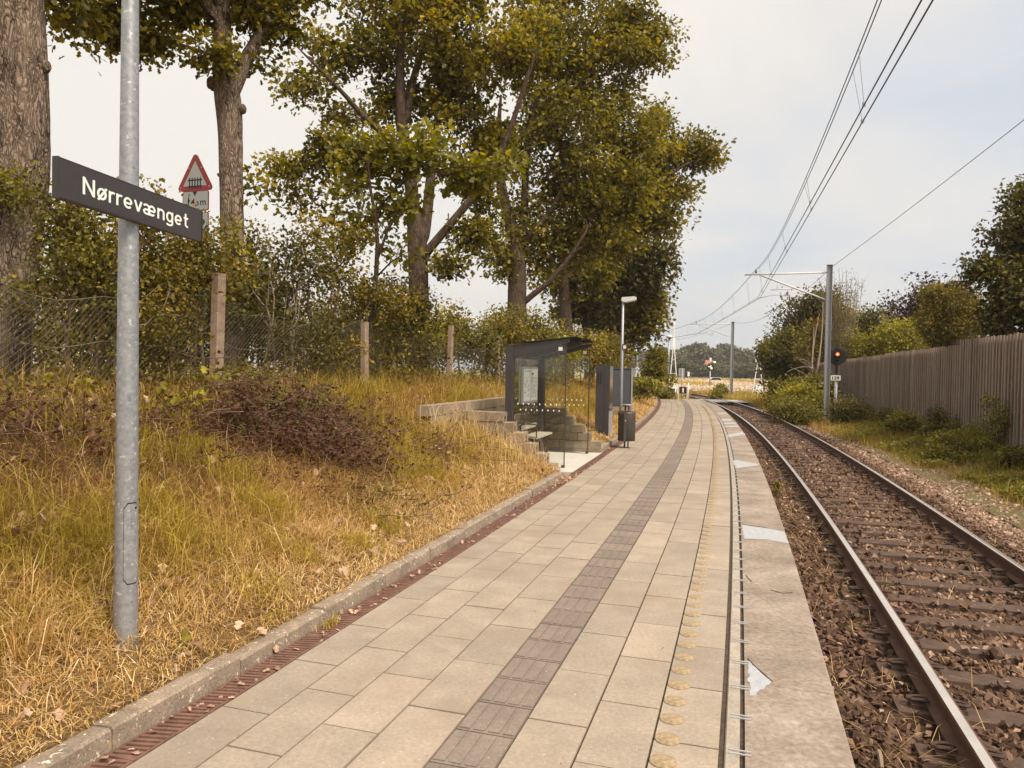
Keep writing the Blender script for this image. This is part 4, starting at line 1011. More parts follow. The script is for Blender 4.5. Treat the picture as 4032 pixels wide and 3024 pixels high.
def build_bin_lamp_cabinet():
    # litter bin on its post
    p = P(12.24, -1.018, 0); px = p[1] / FPX; r_, al, up = frame_axes(12.24); tocam = unit(np.array([-p[0], -p[1], 0])); sx = np.cross(UP, -tocam) * -1
    if sx[0] < 0: sx = -sx
    root = thing('litter_bin', 'dark grey round litter bin hung on a short post at the kerb', 'bin', p)
    b = MB()
    b.box(p + UP * .43 - sx * .035, (.035, .06, .86), (sx, tocam, UP)); b.box(p + UP * .43 + sx * .033, (.028, .05, .86), (sx, tocam, UP)); b.build('post', [M['bin']], root)
    b = MB(); cc = p - tocam * .02
    b.lathe(cc, [(.165, .145), (.174, .15), (.178, .70), (.174, .735), (.160, .735), (.158, .70), (.02, .69)], 32); b.build('bin_body', [M['bin']], root, True)
    b = MB(); b.box(cc + tocam * .1785 - sx * .03 + UP * .44, (.052, .012, .62), (sx, tocam, UP)); b.lathe(cc + tocam * .186 - sx * .028 + UP * .56, [(.014, 0), (.012, .006), (.002, .008)], 12, axis=tocam, m=1); b.build('lock_bar', [M['bin'], M['alu']], root)
    b = MB(); b.lathe(cc, [(.02, .868), (.165, .870), (.168, .876), (.02, .888)], 28); b.build('rain_lid', [M['galv']], root, True)
    # street lamp
    Y = 19.6; c = at(2447, 1512, Y); s, t = inv(c[:2])[0]; zb = float(bank_z(s, t)); f = np.array([c[0], c[1], 0]); zt = at(2466, 1180, Y)[2]
    root = thing('platform_lamp', 'slim galvanised lamp post with a flat white head standing behind the litter bin', 'lamp post', f + UP * (zb - .05))
    b = MB(); b.lathe(f, [(.042, zb - .1), (.041, zb + .9), (.030, zt), (.001, zt + .01)], 16); b.build('post', [M['galv']], root, True)
    d = unit(np.array([.92, -.25, 0])); n = np.cross(UP, d)
    b = MB(); b.prism([(-.04, -.06), (.03, -.10), (.34, -.045), (.345, .03), (.30, .05), (-.03, .03)], (d, UP, n), f + UP * (zt + .03) - n * .065, .13); hd_ = b.build('lamp_head', [M['lampmetal']], root)
    b = MB(); b.box(f + UP * (zt - .043) + d * .19 - UP * .01, (.24, .10, .012), (unit(d + UP * .17), n, UP)); b.build('lamp_glass', [M['offwhite']], hd_)
    zs = at(2466, 1366, Y)[2]; b = MB(); b.box(f + UP * zs + d * .05 - np.array([0, .045, 0]), (.105, .006, .15), (d, n, UP)); pl = b.build('number_plate', [M['bin']], root)
    b = MB(); b.box(f + UP * (zs - .005) + d * .055 - np.array([0, .050, 0]), (.07, .004, .085), (d, n, UP)); b.build('plate_sticker', [M['signface']], pl)
    # information pylon
    s0 = 13.45; r_, al, up = frame_axes(s0); zb = .02; zt = at(2375, 1436, P(s0, -1.6, 0)[1])[2]
    root = thing('information_pylon', 'tall dark information pylon with a screen on the side facing the platform', 'information pylon', P(s0, -1.7, zb))
    h = zt - zb
    b = MB(); b.box(P(s0 + .05, -1.745, zb + h / 2), (.175, .34, h), (r_, al, up)); bd = b.build('pylon_body', [M['shelterdark']], root)
    b = MB()
    for zc in (zb + h * .82, zb + .16):
        for x in (-.035, .02): b.box(P(s0 + .05, -1.745, zc) + r_ * x - al * .171, (.03, .004, .26 if zc > 1 else .16), (r_, al, up))
    b.build('vent', [M['black']], bd)
    b = MB(); b.box(P(s0 + .24, -1.60, zb + h / 2 - .01), (.11, .62, h - .02), (r_, al, up)); b.build('pylon_case', [M['shelterdark']], root)
    b = MB(); b.box(P(s0 + .24, -1.5425, zb + h * .70), (.005, .50, h * .56), (r_, al, up)); b.build('screen', [M['screen']], root)
    b = MB(); b.box(P(s0 + .24, -1.5425, zb + h * .20), (.006, .56, h * .37), (r_, al, up)); b.build('service_panel', [M['galv_far']], root)
    # steel cabinet
    Y = 21.6; a = at(2404, 1452, Y); c = at(2489, 1598, Y); mid = (a + c) / 2; w = abs(c[0] - a[0]); h = a[2] - c[2]; zb = gz(mid)
    d = np.array([1, 0, 0.]); n = np.array([0, -1., 0])
    root = thing('steel_cabinet', 'dark blue grey steel cabinet with a white handle behind the lamp post', 'cabinet', (mid[0], mid[1], c[2]))
    b = MB(); b.box(mid + np.array([-.03, .22, 0]), (w - .06, .44, h), None); b.box(mid + np.array([-.03, .22, h / 2 + .015]), (w - .03, .48, .03), None); bd = b.build('cabinet_body', [M['cabinet']], root)
    b = MB(); b.box(mid + np.array([-.06, -.004, -.01]), (w - .16, .008, h - .08)); dr = b.build('cabinet_door', [M['cabinet']], root)
    hp = at(2446, 1502, Y); b = MB(); b.box(hp + np.array([0, -.02, 0]), (.045, .03, .19)); b.build('handle', [M['offwhite']], dr)
    b = MB(); b.box(np.array([c[0] - .022, mid[1] + .02, (a[2] + zb) / 2 - .12]), (.05, .09, a[2] - zb + .3)); b.build('side_upright', [M['galv']], root)
    b = MB(); b.box(np.array([mid[0] - .05, mid[1] + .22, c[2] - .28]), (w - .14, .40, .56)); b.build('plinth', [M['postconc']], root)
build_station_sign(); build_warning_sign(); build_chain_fence(); build_walls(); build_shelter(); build_bin_lamp_cabinet()
# ================================================================== RIGHT OF THE TRACK, OVERHEAD LINE, CROSSING
def build_wood_fence():
    t = 7.3; S0, S1 = 11.0, 43.6
    root = thing('wooden_fence', 'tall weathered fence of narrow upright slats along the right side of the track', 'fence', P(20, t, verge_z(20, t)))
    ctrl = [(11, 2.62), (16.0, 2.56), (20.1, 2.59), (20.2, 2.45), (28.0, 2.42), (28.1, 2.37), (35, 2.31), (43.6, 2.14)]
    zs = lambda s: np.interp(s, [c[0] for c in ctrl], [c[1] for c in ctrl])
    # panels of slats: one part per bay
    s = S0; bay = 1.95; g = np.random.default_rng(9)
    while s < S1:
        e = min(s + bay, S1); V = []; F = []; tn = []; mi = []; n = 0; q = s + .02
        def add(b_, tint):
            nonlocal n
            v = np.vstack(b_.V); V.append(v); F.extend([tuple(i + n for i in f) for f in b_.F]); tn.extend([tint] * len(b_.F)); n += len(v)
        k = 0
        while q < e:
            r_, al, up = frame_axes(q); zt = float(zs(q)) + g.normal() * .008; zb = float(verge_z(q, t)) - .06
            b_ = MB(); b_.box(P(q + .05, t - .012 + g.normal() * .003, (zt + zb) / 2), (.098 + g.normal() * .006, .030, zt - zb), (unit(al + r_ * g.normal() * .02), r_, unit(up + al * g.normal() * .004))); add(b_, np.clip(g.normal(.55, .25), 0, 1)); m0 = len(b_.F); mi += [0] * m0
            q += .197; k += 1
        pn = mk('slat_panel', np.vstack(V), F, [M['slat'], M['slatback']], root, mi, tint=tn)
        # dark boards added behind the slats, standing in for shade in the gaps
        b_ = MB(); V2, F2 = sweep([(t + .060, float(verge_z(s, t)) - .06), (t + .085, float(verge_z(s, t)) - .06), (t + .085, float(zs((s + e) / 2)) - .02), (t + .060, float(zs((s + e) / 2)) - .02)], s, e, .4); b_.add(V2, F2); b_.build('gap_shade_board', [M['slatback']], pn)
        r_, al, up = frame_axes(s); b_ = MB(); b_.box(P(s, t + .135, float(zs(s)) / 2 - .2), (.09, .09, float(zs(s)) + .5), (r_, al, up)); b_.build('fence_post', [M['slatback']], root)
        s = e
def hex_poly(r): return [(r * math.cos(R(30 + 60 * i)), r * math.sin(R(30 + 60 * i))) for i in range(6)]
def build_signal():
    u = 3292; t = 6.2; s = s_at_u(u, t); g0 = P(s, t, 0); Y = g0[1]; zb = float(verge_z(s, t)); z = lambda v, uu=3293: at(uu, v, Y)[2]
    tocam = unit(np.array([-g0[0], -g0[1], 0])); sx = np.cross(UP, tocam)
    if sx[0] < 0: sx = -sx
    f = g0.copy(); print('signal', s, Y, zb)
    root = thing('railway_signal', 'black hexagonal railway signal with a lit orange lamp on a grey post', 'signal', f + UP * zb)
    b = MB(); b.lathe(f, [(.065, zb - .2), (.06, z(1470)), (.06, z(1480))], 14); b.build('post', [M['galv_far']], root, True)
    b = MB(); b.box(f + UP * (z(1430) + z(1475)) / 2 + tocam * .03, (.11, .06, z(1430) - z(1478)), (sx, tocam, UP)); b.build('neck', [M['black']], root)
    pc = f + UP * ((z(1368) + z(1443)) / 2) + tocam * .08; rr = (z(1368) - z(1443)) / 2
    b = MB(); b.prism([(y, x) for x, y in [(rr * math.cos(R(60 * i)), rr * math.sin(R(60 * i))) for i in range(6)]][::-1], (sx, UP, tocam), pc, .02); bd = b.build('signal_board', [M['black']], root)
    b = MB(); b.box(pc - tocam * .06, (.26, .16, rr * 1.1), (sx, tocam, UP)); b.build('lamp_box', [M['black']], root)
    for i, v in enumerate((1395, 1420)):
        c = at(3295 - i * 2, v, Y); c = pc + UP * (c[2] - pc[2]) + sx * .03 + tocam * .02
        b = MB(); b.lathe(c, [(.088, 0), (.088, .10), (.078, .10), (.076, .006)], 20, axis=tocam); hood = b.build('lamp_hood', [M['bin']], bd)
        m = bpy.data.materials.get('lit_lamp') or None
        if m is None:
            m = bpy.data.materials.new('lit_lamp'); m.use_nodes = True; bs = m.node_tree.nodes['Principled BSDF']; bs.inputs['Base Color'].default_value = (.8, .2, .05, 1); bs.inputs['Emission Color'].default_value = (1.0, .17, .03, 1); bs.inputs['Emission Strength'].default_value = 1.6
        b = MB(); b.lathe(c + tocam * .004, [(.075, 0), (.06, .018), (.002, .026)], 18, axis=tocam); b.build('lens', [m if i == 0 else M['screen']], hood, True)
        if i == 0:
            b = MB(); b.lathe(c + tocam * .028, [(.026, 0), (.002, .008)], 12, axis=tocam); mm = bpy.data.materials.new('lamp_core'); mm.use_nodes = True; q = mm.node_tree.nodes['Principled BSDF']; q.inputs['Emission Color'].default_value = (1, .62, .3, 1); q.inputs['Emission Strength'].default_value = 2.2; b.build('lamp_core', [mm], hood)
    pl = f + UP * ((z(1478) + z(1498)) / 2) + tocam * .075; w = at(3307, 1488, Y)[0] - at(3271, 1488, Y)[0]; hh = z(1478) - z(1498)
    b = MB(); b.prism(rounded(w, hh, .03), (sx, UP, tocam), pl - sx * .02, .012); pp = b.build('number_plate', [M['white']], root)
    text_on('plate_number', '129', hh * .82, pl - sx * .02 - UP * hh * .29 + tocam * .0125, (sx, UP, tocam), M['black'], pp, width=w * .72, depth=.001, off=.006)
TC = 2.93
MS = [-1.2, 29.6, 58.1, 91.5]       # masts along the track
def catenary():
    hw = 4.70; mw = 5.86
    def attach(s, out=-.18): return P(s, TC + out, hw + .0), P(s, TC + out - .12, mw)
    masts = []
    labs = ['', 'tall grey steel catenary mast standing before the wooden fence on the right', 'grey steel catenary mast beyond the level crossing at the edge of the field', 'farthest grey catenary mast, seen behind the left barrier beam']
    for i, s in enumerate(MS):
        if i == 0: continue
        t = 5.5; r_, al, up = frame_axes(s); b0 = P(s, t, -.55); zt = 6.04 if i == 1 else 5.66 + .1 * (i > 2)
        root = thing('catenary_mast', labs[i], 'mast', b0, 'catenary masts')
        b = MB(); w, dd = .20, .20
        for q in (-1, 1): b.box(P(s, t, (zt - .55) / 2) + r_ * q * (w / 2 - .007), (.014, dd, zt + .55), (r_, al, up))
        b.box(P(s, t, (zt - .55) / 2), (w - .026, .012, zt + .55), (r_, al, up)); b.box(P(s, t, zt + .006), (w + .03, dd + .03, .014), (r_, al, up)); b.build('mast_column', [M['galv_far']], root)
        c_, m_ = attach(s); zA = 5.74 - (.25 if i > 1 else 0); zB = 4.62 - (.2 if i > 1 else 0); tip = P(s, TC - .75, zA - .06)
        b = MB(); hub = P(s, t - .1, zA); b.tube([hub, hub - r_ * .22], .02, 8); b.tube([hub - r_ * .22, tip], .034, 10)
        b.lathe(hub - r_ * .12, [(.045, 0), (.05, .03), (.03, .04), (.05, .06), (.03, .08)], 10, axis=-r_)
        fr = P(s, t - .1, zB); ktop = P(s, TC - .2, zA - .05); b.tube([fr, fr + unit(ktop - fr) * .3], .02, 8); b.tube([fr + unit(ktop - fr) * .3, ktop], .036, 10)
        st0 = fr + (ktop - fr) * .45; st1 = np.array([*P(s, TC + .30, 0)[:2], st0[2] - .06]); b.tube([st0, st1], .020, 8); hz = np.array([*P(s, TC + .55, 0)[:2], 0.]); f2 = (hz - fr)[:2] @ (ktop - fr)[:2] / ((ktop - fr)[:2] @ (ktop - fr)[:2]); top = fr + (ktop - fr) * f2; b.tube([top, np.array([top[0], top[1], st0[2] - .05])], .012, 6)
        b.build('cantilever', [M['lampmetal']], root, True)
        rg = P(s, TC + .98, st0[2] - .10); b = MB(); b.tube([rg + UP * .06, rg - UP * .22], .022, 8); b.tube([rg - UP * .2, (rg + c_) / 2 - UP * .02, c_], .013, 6); b.build('steady_arm', [M['galv_far']], root, True)
        b = MB(); ms = P(s, TC - .30, zA); b.lathe(ms, [(.03, 0), (.05, .03), (.03, .05), (.05, .07), (.025, .10), (.02, .16)], 10); b.build('insulator', [M['shelterdark']], root)
        masts.append((s, c_, np.array([ms[0], ms[1], zA + .16])))
    # supports behind the camera
    cA = atz(3647, 0, hw); m1 = masts[0]
    dirc = unit(cA - m1[1]); c0 = m1[1] + dirc * 30.5
    # messenger: vertical plane through its support; height read where it leaves the picture
    mm = m1[2]; pa = np.array([*(mm[:2] + unit((c0 - m1[1])[:2]) * 0), 0]); m0 = np.array([c0[0] - .1, c0[1], mm[2]])
    rr = ray(3464, 0); d2 = unit((m0 - mm)[:2]); n2 = np.array([-d2[1], d2[0]])
    tt = (mm[:2] @ n2) / (rr[:2] @ n2); hit = np.array([0, 0, CAMH]) + rr * tt; print('messenger', hit, mm, m0)
    sup = [(c0, m0), (m1[1], m1[2])] + [(m[1], m[2]) for m in masts[1:]]
    e = P(122, TC - .1, 4.5); sup.append((e, P(122, TC - .1, 5.5)))
    root = thing('overhead_line', 'twin contact wires hung by droppers from twin messenger wires above the track', 'overhead wire', sup[1][0])
    def sag(a, c, k, n=24):
        f = np.linspace(0, 1, n); return a + (c - a) * f[:, None] - UP * (4 * k * f * (1 - f))[:, None], f
    rows = {('c', -1): [], ('c', 1): [], ('m', -1): [], ('m', 1): []}
    drops = []
    for i in range(len(sup) - 1):
        a, c = sup[i], sup[i + 1]; dr = unit((c[0] - a[0]) * [1, 1, 0]); sd_ = np.array([dr[1], -dr[0], 0]); L = np.linalg.norm(c[0] - a[0])
        kk = .40 if i else .78
        for q in (-1, 1):
            pm, f = sag(a[1] + sd_ * q * .02, c[1] + sd_ * q * .02, kk); pc, f = sag(a[0] + sd_ * q * .045, c[0] + sd_ * q * .045, .03)
            rows[('m', q)].append(pm); rows[('c', q)].append(pc)
            nd = int(L / 4.6)
            for j in range(nd):
                ff = (j + .5 + q * .06) / nd
                drops.append([np.array([np.interp(ff, f, pm[:, k]) for k in range(3)]), np.array([np.interp(ff, f, pc[:, k]) for k in range(3)])])
    for (kind, q), L in rows.items():
        b = MB(); b.tube(np.vstack([x if i == 0 else x[1:] for i, x in enumerate(L)]), .0085 if kind == 'c' else .0065, 6); b.build('contact_wire' if kind == 'c' else 'messenger_wire', [M['shelterdark']], root)
    for a, c in drops:
        if a[1] < 1: continue
        b = MB(); b.tube([a, c], .0035, 4); b.box((c[0], c[1], c[2] + .01), (.03, .03, .05)); b.build('dropper', [M['galv_far']], root)
    # return conductor from mast to mast
    pts = [at(4300, 290, 13.5), P(MS[1], 5.62, 6.0)]
    L1 = [pts[0], P(MS[1], 5.62, 6.0), P(MS[2], 5.60, 5.6), P(MS[3], 5.4, 5.6)]; W_ = []
    q1 = at(4032, 455, 16.0); pm = P(MS[1], 5.62, 6.0); ex = q1 + (q1 - pm) * .6
    L1[0] = ex
    for a, c, k in ((L1[0], L1[1], .10), (L1[1], L1[2], .75), (L1[2], L1[3], .7)):
        x, f = sag(a, c, k); W_.append(x if not W_ else x[1:])
    b = MB(); b.tube(np.vstack(W_), .0085, 6); tag(b.build('return_wire', [M['shelterdark']], loc=pm), 'single wire slung between the tops of the catenary masts', 'overhead wire')
def build_crossing():
    V, F = sweep([(-26, ZR - .012), (0.3, ZR - .012), (2.13, ZR - .012)], 46.6, 50.8, .5, closed=False); tag(mk('crossing_road', V, F, M['asphalt']), kind='structure')
    V, F = sweep([(2.32, ZR - .012), (3.60, ZR - .012)], 46.6, 50.8, .5, closed=False); tag(mk('crossing_road', V, F, M['asphalt']), kind='structure')
    V, F = sweep([(3.74, ZR - .012), (6, ZR - .03), (40, ZR - .06)], 46.6, 50.8, .5, closed=False); tag(mk('crossing_road', V, F, M['gravel']), kind='structure')
    V, F = sweep([(-1.2, -.30), (1.0, -.30), (1.7, -.32)], 43.2, 46.4, .5, closed=False); tag(mk('gravel_path', V, F, M['gravel']), kind='structure')
    # end-of-platform sign
    a = atz(2671, 1569, 0); c = atz(2705, 1569.5, 0); Y = a[1]; mid = (a + c) / 2; z = lambda v: at(2690, v, Y)[2]
    root = thing('pedestrian_sign', 'black no walking sign with a red ring between two posts at the platform end', 'sign', mid)
    b = MB()
    for q in (a, c): b.box(np.array([q[0], q[1], z(1522) / 2 - .15]), (.055, .04, z(1522) + .3))
    b.build('post', [M['lampmetal']], root)
    bc = np.array([mid[0], mid[1] - .03, (z(1523) + z(1549)) / 2]); w = .43; h = z(1523) - z(1549)
    b = MB(); b.box(bc, (w, .03, h)); bd = b.build('sign_board', [M['black']], root)
    b = MB(); r = h * .36
    ring = [(r * math.cos(R(i * 10)), r * math.sin(R(i * 10))) for i in range(37)]
    for (x0, y0), (x1, y1) in zip(ring[:-1], ring[1:]): b.bar(bc + np.array([x0, -.017, y0]), bc + np.array([x1, -.017, y1]), .018, .004)
    b.bar(bc + np.array([-r * .7, -.0175, -r * .7]), bc + np.array([r * .7, -.0175, r * .7]), .014, .004); b.build('red_ring', [M['red']], bd)
    b = MB(); ax = (np.array([1., 0, 0]), UP, np.array([0, -1., 0])); q = bc + np.array([0, -.02, 0]); k = h / .4
    b.prism([(.032 * k * math.cos(R(i * 30)), .125 * k + .032 * k * math.sin(R(i * 30))) for i in range(12)], ax, q, .003)
    b.prism([(x * k, y * k) for x, y in [(-.05, -.15), (-.02, -.15), (.0, -.05), (.02, -.15), (.05, -.15), (.035, .0), (.06, .02), (.045, .085), (.015, .10), (-.02, .10), (-.055, .06), (-.06, -.01), (-.035, .0)]], ax, q, .003); b.build('walking_figure', [M['white']], bd)
    def post(name, label, cat, u, vt, vb, Y, r, m, parts=None):
        t_ = at(u, vt, Y); c_ = at(u, vb, Y); root = thing(name, label, cat, (c_[0], c_[1], c_[2])); b = MB(); b.lathe((c_[0], c_[1], 0), [(r, c_[2] - .15), (r * .9, t_[2])], 10); b.build('post', [m], root, True); return root, np.array([c_[0], c_[1], 0.])
    # mushroom lamp
    Y = 46.9; root, f = post('street_lamp', 'slender grey lamp post with a round flat lantern beyond the platform end', 'lamp post', 2629, 1335, 1562, Y, .062, M['galv']); zt = at(2631, 1335, Y)[2]
    b = MB(); b.lathe(f + np.array([.04, 0, 0]), [(.05, zt - .02), (.12, zt + .06), (.17, zt + .08)], 16); hd_ = b.build('lantern_base', [M['bin']], root, True)
    b = MB(); b.lathe(f + np.array([.04, 0, 0]), [(.165, zt + .08), (.17, zt + .20), (.10, zt + .235), (.01, zt + .24)], 16); b.build('lantern_glass', [M['offwhite']], hd_, True)
    # road sign seen from behind
    Y = 50; root, f = post('road_sign', 'pair of grey road sign plates seen from behind on one post past the platform end', 'road sign', 2683, 1450, 1569, Y, .04, M['galv_far']); a = at(2675, 1450, Y); c = at(2694, 1484, Y)
    b = MB(); b.prism(rounded(c[0] - a[0] + .06, a[2] - c[2], .05), ((1, 0, 0), (0, 0, 1), (0, -1, 0)), np.array([(a[0] + c[0]) / 2, f[1] + .07, (a[2] + c[2]) / 2]), .02); pl = b.build('sign_plate', [M['galv_far']], root)
    Y = 58; root, f = post('info_sign', 'small white framed notice on a thin post beside the grey sign plates', 'sign', 2710, 1482, 1515, Y, .025, M['galv_far']); a = at(2708, 1464, Y); c = at(2715, 1482, Y)
    b = MB(); b.box(np.array([f[0], f[1] - .03, (a[2] + c[2]) / 2]), (.16, .03, a[2] - c[2])); b.build('notice', [M['white']], root)
    Y = 49; root, f = post('marker_post', 'short pale yellow marker post right of the no walking sign', 'post', 2710, 1507, 1560, Y, .04, M['offwhite'])
    # raised barriers
    for (lab, ua, va, ul, ur, vb, Y, q) in (('white raised level crossing barrier on the left of the track', 2655, 1268, 2632, 2668, 1550, 51, 0), ('white raised level crossing barrier in front of the right hand shrubs', 2991, 1333, 2962, 3003, 1553, 66, 1)):
        ap = at(ua, va, Y); l = at(ul, vb, Y); r = at(ur, vb, Y); root = thing('crossing_barrier', lab, 'barrier', (l + r) / 2, 'raised level crossing barriers')
        d = 1.0
        neck = ap - UP * (ap[2] - l[2]) * .26
        for nm, ft in (('barrier_beam', l), ('barrier_beam', r)):
            b = MB(); q0 = ft; n0 = neck + (ft - neck) * .06; b.bar(q0, n0, .075, .05); b.build(nm, [M['white']], root)
        b = MB(); b.bar(neck - UP * .25, ap, .09, .05); b.prism([(-.12, -.45), (.12, -.45), (.06, .2), (-.06, .2)], ((1, 0, 0), (0, 0, 1), (0, -1, 0)), neck, .05); b.lathe(ap - UP * .25, [(.02, 0), (.09, .06), (.07, .2), (.01, .28)], 8); b.build('barrier_tip', [M['white']], root)
        b = MB()
        for fz in (.36, .62): 
            p0 = neck + (l - neck) * fz; p1 = neck + (r - neck) * fz; b.bar(p0, p1, .05, .04)
        b.build('cross_brace', [M['lampmetal']], root)
        b = MB(); b.box((l + r) / 2 + np.array([0, .25, .1]), (abs(r[0] - l[0]) * .5, .3, .5)); b.build('barrier_foot', [M['cabinet']], root)
    for lab, u0, u1, v0, v1, Y in (('small white trackside box below the left barrier', 2643, 2660, 1513, 1545, 53), ('white trackside box at the foot of the right barrier', 2974, 2996, 1510, 1548, 64)):
        a = at(u0, v0, Y); c = at(u1, v1, Y); b = MB(); m = (a + c) / 2; w = c[0] - a[0]; h = a[2] - c[2]; root = thing('trackside_box', lab, 'cabinet', (m[0], m[1], c[2]))
        b.box(m, (w, .35, h)); b.box(m + UP * (h / 2 + .015), (w + .05, .40, .03)); b.build('box_body', [M['white']], root); b = MB(); b.box(np.array([m[0], m[1], c[2] - .3]), (w * .6, .25, .6)); b.build('box_foot', [M['galv_far']], root)
    # round signal seen against the wood
    Y = 76; root, f = post('crossing_signal', 'round black signal disc with white shapes on a thin post in the field', 'signal', 2794.5, 1456, 1534, Y, .07, M['galv_far']); c = at(2795, 1445, Y)
    b = MB(); r = .36; b.lathe(np.array([f[0], f[1] - .06, c[2]]), [(r, 0), (r, .05), (.01, .055)], 20, axis=(0, -1, 0)); dk = b.build('disc', [M['black']], root)
    b = MB(); o = np.array([f[0], f[1] - .118, c[2]]); ax = ((1, 0, 0), (0, 0, 1), (0, -1, 0))
    b.prism([(-.13, -.05), (.0, .22), (.12, .12), (.02, -.02)], ax, o, .01); b.prism([(-.26, -.02), (-.05, -.02), (-.05, .07), (-.26, .07)], ax, o + np.array([0, -.012, 0]), .01); b.prism([(.1 + .13 * math.cos(R(i * 30)), -.12 + .13 * math.sin(R(i * 30))) for i in range(12)], ax, o, .01); b.build('white_shape', [M['white']], dk)
    # rounded grey hut
    Y = 54; a = at(2502, 1442, Y); c = at(2592, 1530, Y); cx = (a[0] + c[0]) / 2; w = c[0] - a[0]; z0 = c[2] - .3; z1 = a[2]
    root = thing('trackside_hut', 'grey hut with a barrel shaped roof half hidden by a young tree', 'hut', (cx, Y, z0)); ar = [(w / 2 * math.cos(R(i * 12)), (z1 - z0) * .62 + (z1 - z0) * .38 * math.sin(R(i * 12))) for i in range(16)]
    b = MB(); b.prism([(w / 2, 0)] + ar + [(-w / 2, 0)], ((1, 0, 0), (0, 0, 1), (0, -1, 0)), (cx, Y + 2.6, z0), 2.6); b.build('hut_body', [M['galv_far']], root)
    b = MB()
    for (x0, y0), (x1, y1) in zip(ar[:-1], ar[1:]): b.bar((cx + x0 * .97, Y - .03, z0 + y0), (cx + x1 * .97, Y - .03, z0 + y1), .08, .08)
    for sx in (-1, 1): b.bar((cx + sx * w * .485, Y - .03, z0), (cx + sx * w * .485, Y - .03, z0 + (z1 - z0) * .62), .08, .08)
    b.build('hut_trim', [M['lampmetal']], root); b = MB(); b.box((cx - w * .32, Y - .06, z0 + (z1 - z0) * .64), (.24, .1, .26)); b.build('meter_box', [M['offwhite']], root)
    b = MB()
    for k in (.42, .5): b.box((cx, Y - .012, z0 + (z1 - z0) * k), (w * .9, .02, .03))
    b.build('panel_seam', [M['cabinet']], root)
    # low dark grey boards by the young tree
    for k, (u0, u1, v0, v1, Y) in enumerate(((2554, 2567, 1480, 1545, 42.6), (2569, 2586, 1492, 1545, 43.4))):
        a = at(u0, v0, Y); c = at(u1, v1, Y); root = thing('slatted_gate', ('dark grey slatted gate leaf at the end of the bank', 'second, smaller dark grey gate leaf just right of the first')[k], 'gate', ((a[0] + c[0]) / 2, Y, c[2])); w = c[0] - a[0]; h = a[2] - c[2] + .4
        b = MB(); n = 4
        for i in range(n): b.box((a[0] + w * (i + .5) / n, Y, c[2] - .4 + h / 2), (w / n * .82, .03, h))
        b.build('gate_board', [M['cabinet']], root); b = MB()
        for z in (.3, .8): b.box(((a[0] + c[0]) / 2, Y + .035, c[2] - .4 + h * z), (w, .04, .06))
        b.build('gate_rail', [M['shelterdark']], root)
    # farmhouse roof in the far trees
    Y = 300; a = at(2778, 1422, Y); c = at(2818, 1440, Y); w = c[0] - a[0]; cx = (a[0] + c[0]) / 2; z1 = a[2]; z0 = z1 - 4.2; root = thing('far_house', 'white house with a red tiled roof showing among the far trees', 'house', (cx, Y, ZG))
    b = MB(); b.box((cx, Y, (z0 + ZG) / 2 + 1.1), (w, 6, z0 - ZG + 2.2)); b.prism([(-3, z0 + 2.2), (3, z0 + 2.2), (0, z1)], ((0, 1, 0), (0, 0, 1), (1, 0, 0)), (cx - w / 2 + .03, Y, 0), w - .06); b.build('house_wall', [M['white']], root)
    b = MB(); roofm = mat('red_tile', (.36, .12, .08), .8, scale=2, var=.15)
    for q in (-1, 1): b.prism([(q * 3.4, z0 + 2.0), (0, z1 + .15), (0, z1 + .4), (q * 3.4, z0 + 2.2)], ((0, 1, 0), (0, 0, 1), (1, 0, 0)), (cx - w / 2 - .2, Y, 0), w * .72)
    rf = b.build('roof', [roofm], root); b = MB(); b.box((cx - .1, Y, z1 + .7), (.7, .7, 1.4)); b.build('chimney', [M['white']], rf)
    # parked car at the field's edge, seen small
    Y = 150; p = at(2818, 1486, Y); b0 = np.array([p[0], Y, ZG + .65]); root = thing('parked_car', 'pale car half hidden in the field grass below the wood', 'car', b0)
    b = MB(); pr = [(-2.0, -.5), (2.0, -.5), (2.05, .0), (1.2, .1), (.7, .65), (-.9, .68), (-1.6, .12), (-2.05, .05)]; b.prism(pr, ((1, 0, 0), (0, 0, 1), (0, -1, 0)), b0 + np.array([0, .8, 0]), 1.6); b.build('car_body', [M['lampmetal']], root)
    b = MB(); b.prism([(-1.3, .14), (1.0, .14), (.62, .58), (-.82, .6)], ((1, 0, 0), (0, 0, 1), (0, -1, 0)), b0 + np.array([0, -.803, 0]), .02); b.build('car_window', [M['screen']], root)
    for x in (-1.25, 1.25):
        b = MB(); b.lathe(b0 + np.array([x, -.72, -.45]), [(.3, 0), (.3, .12), (.05, .13)], 14, axis=(0, -1, 0)); b.build('wheel', [M['black']], root)
build_wood_fence(); build_signal(); catenary(); build_crossing()
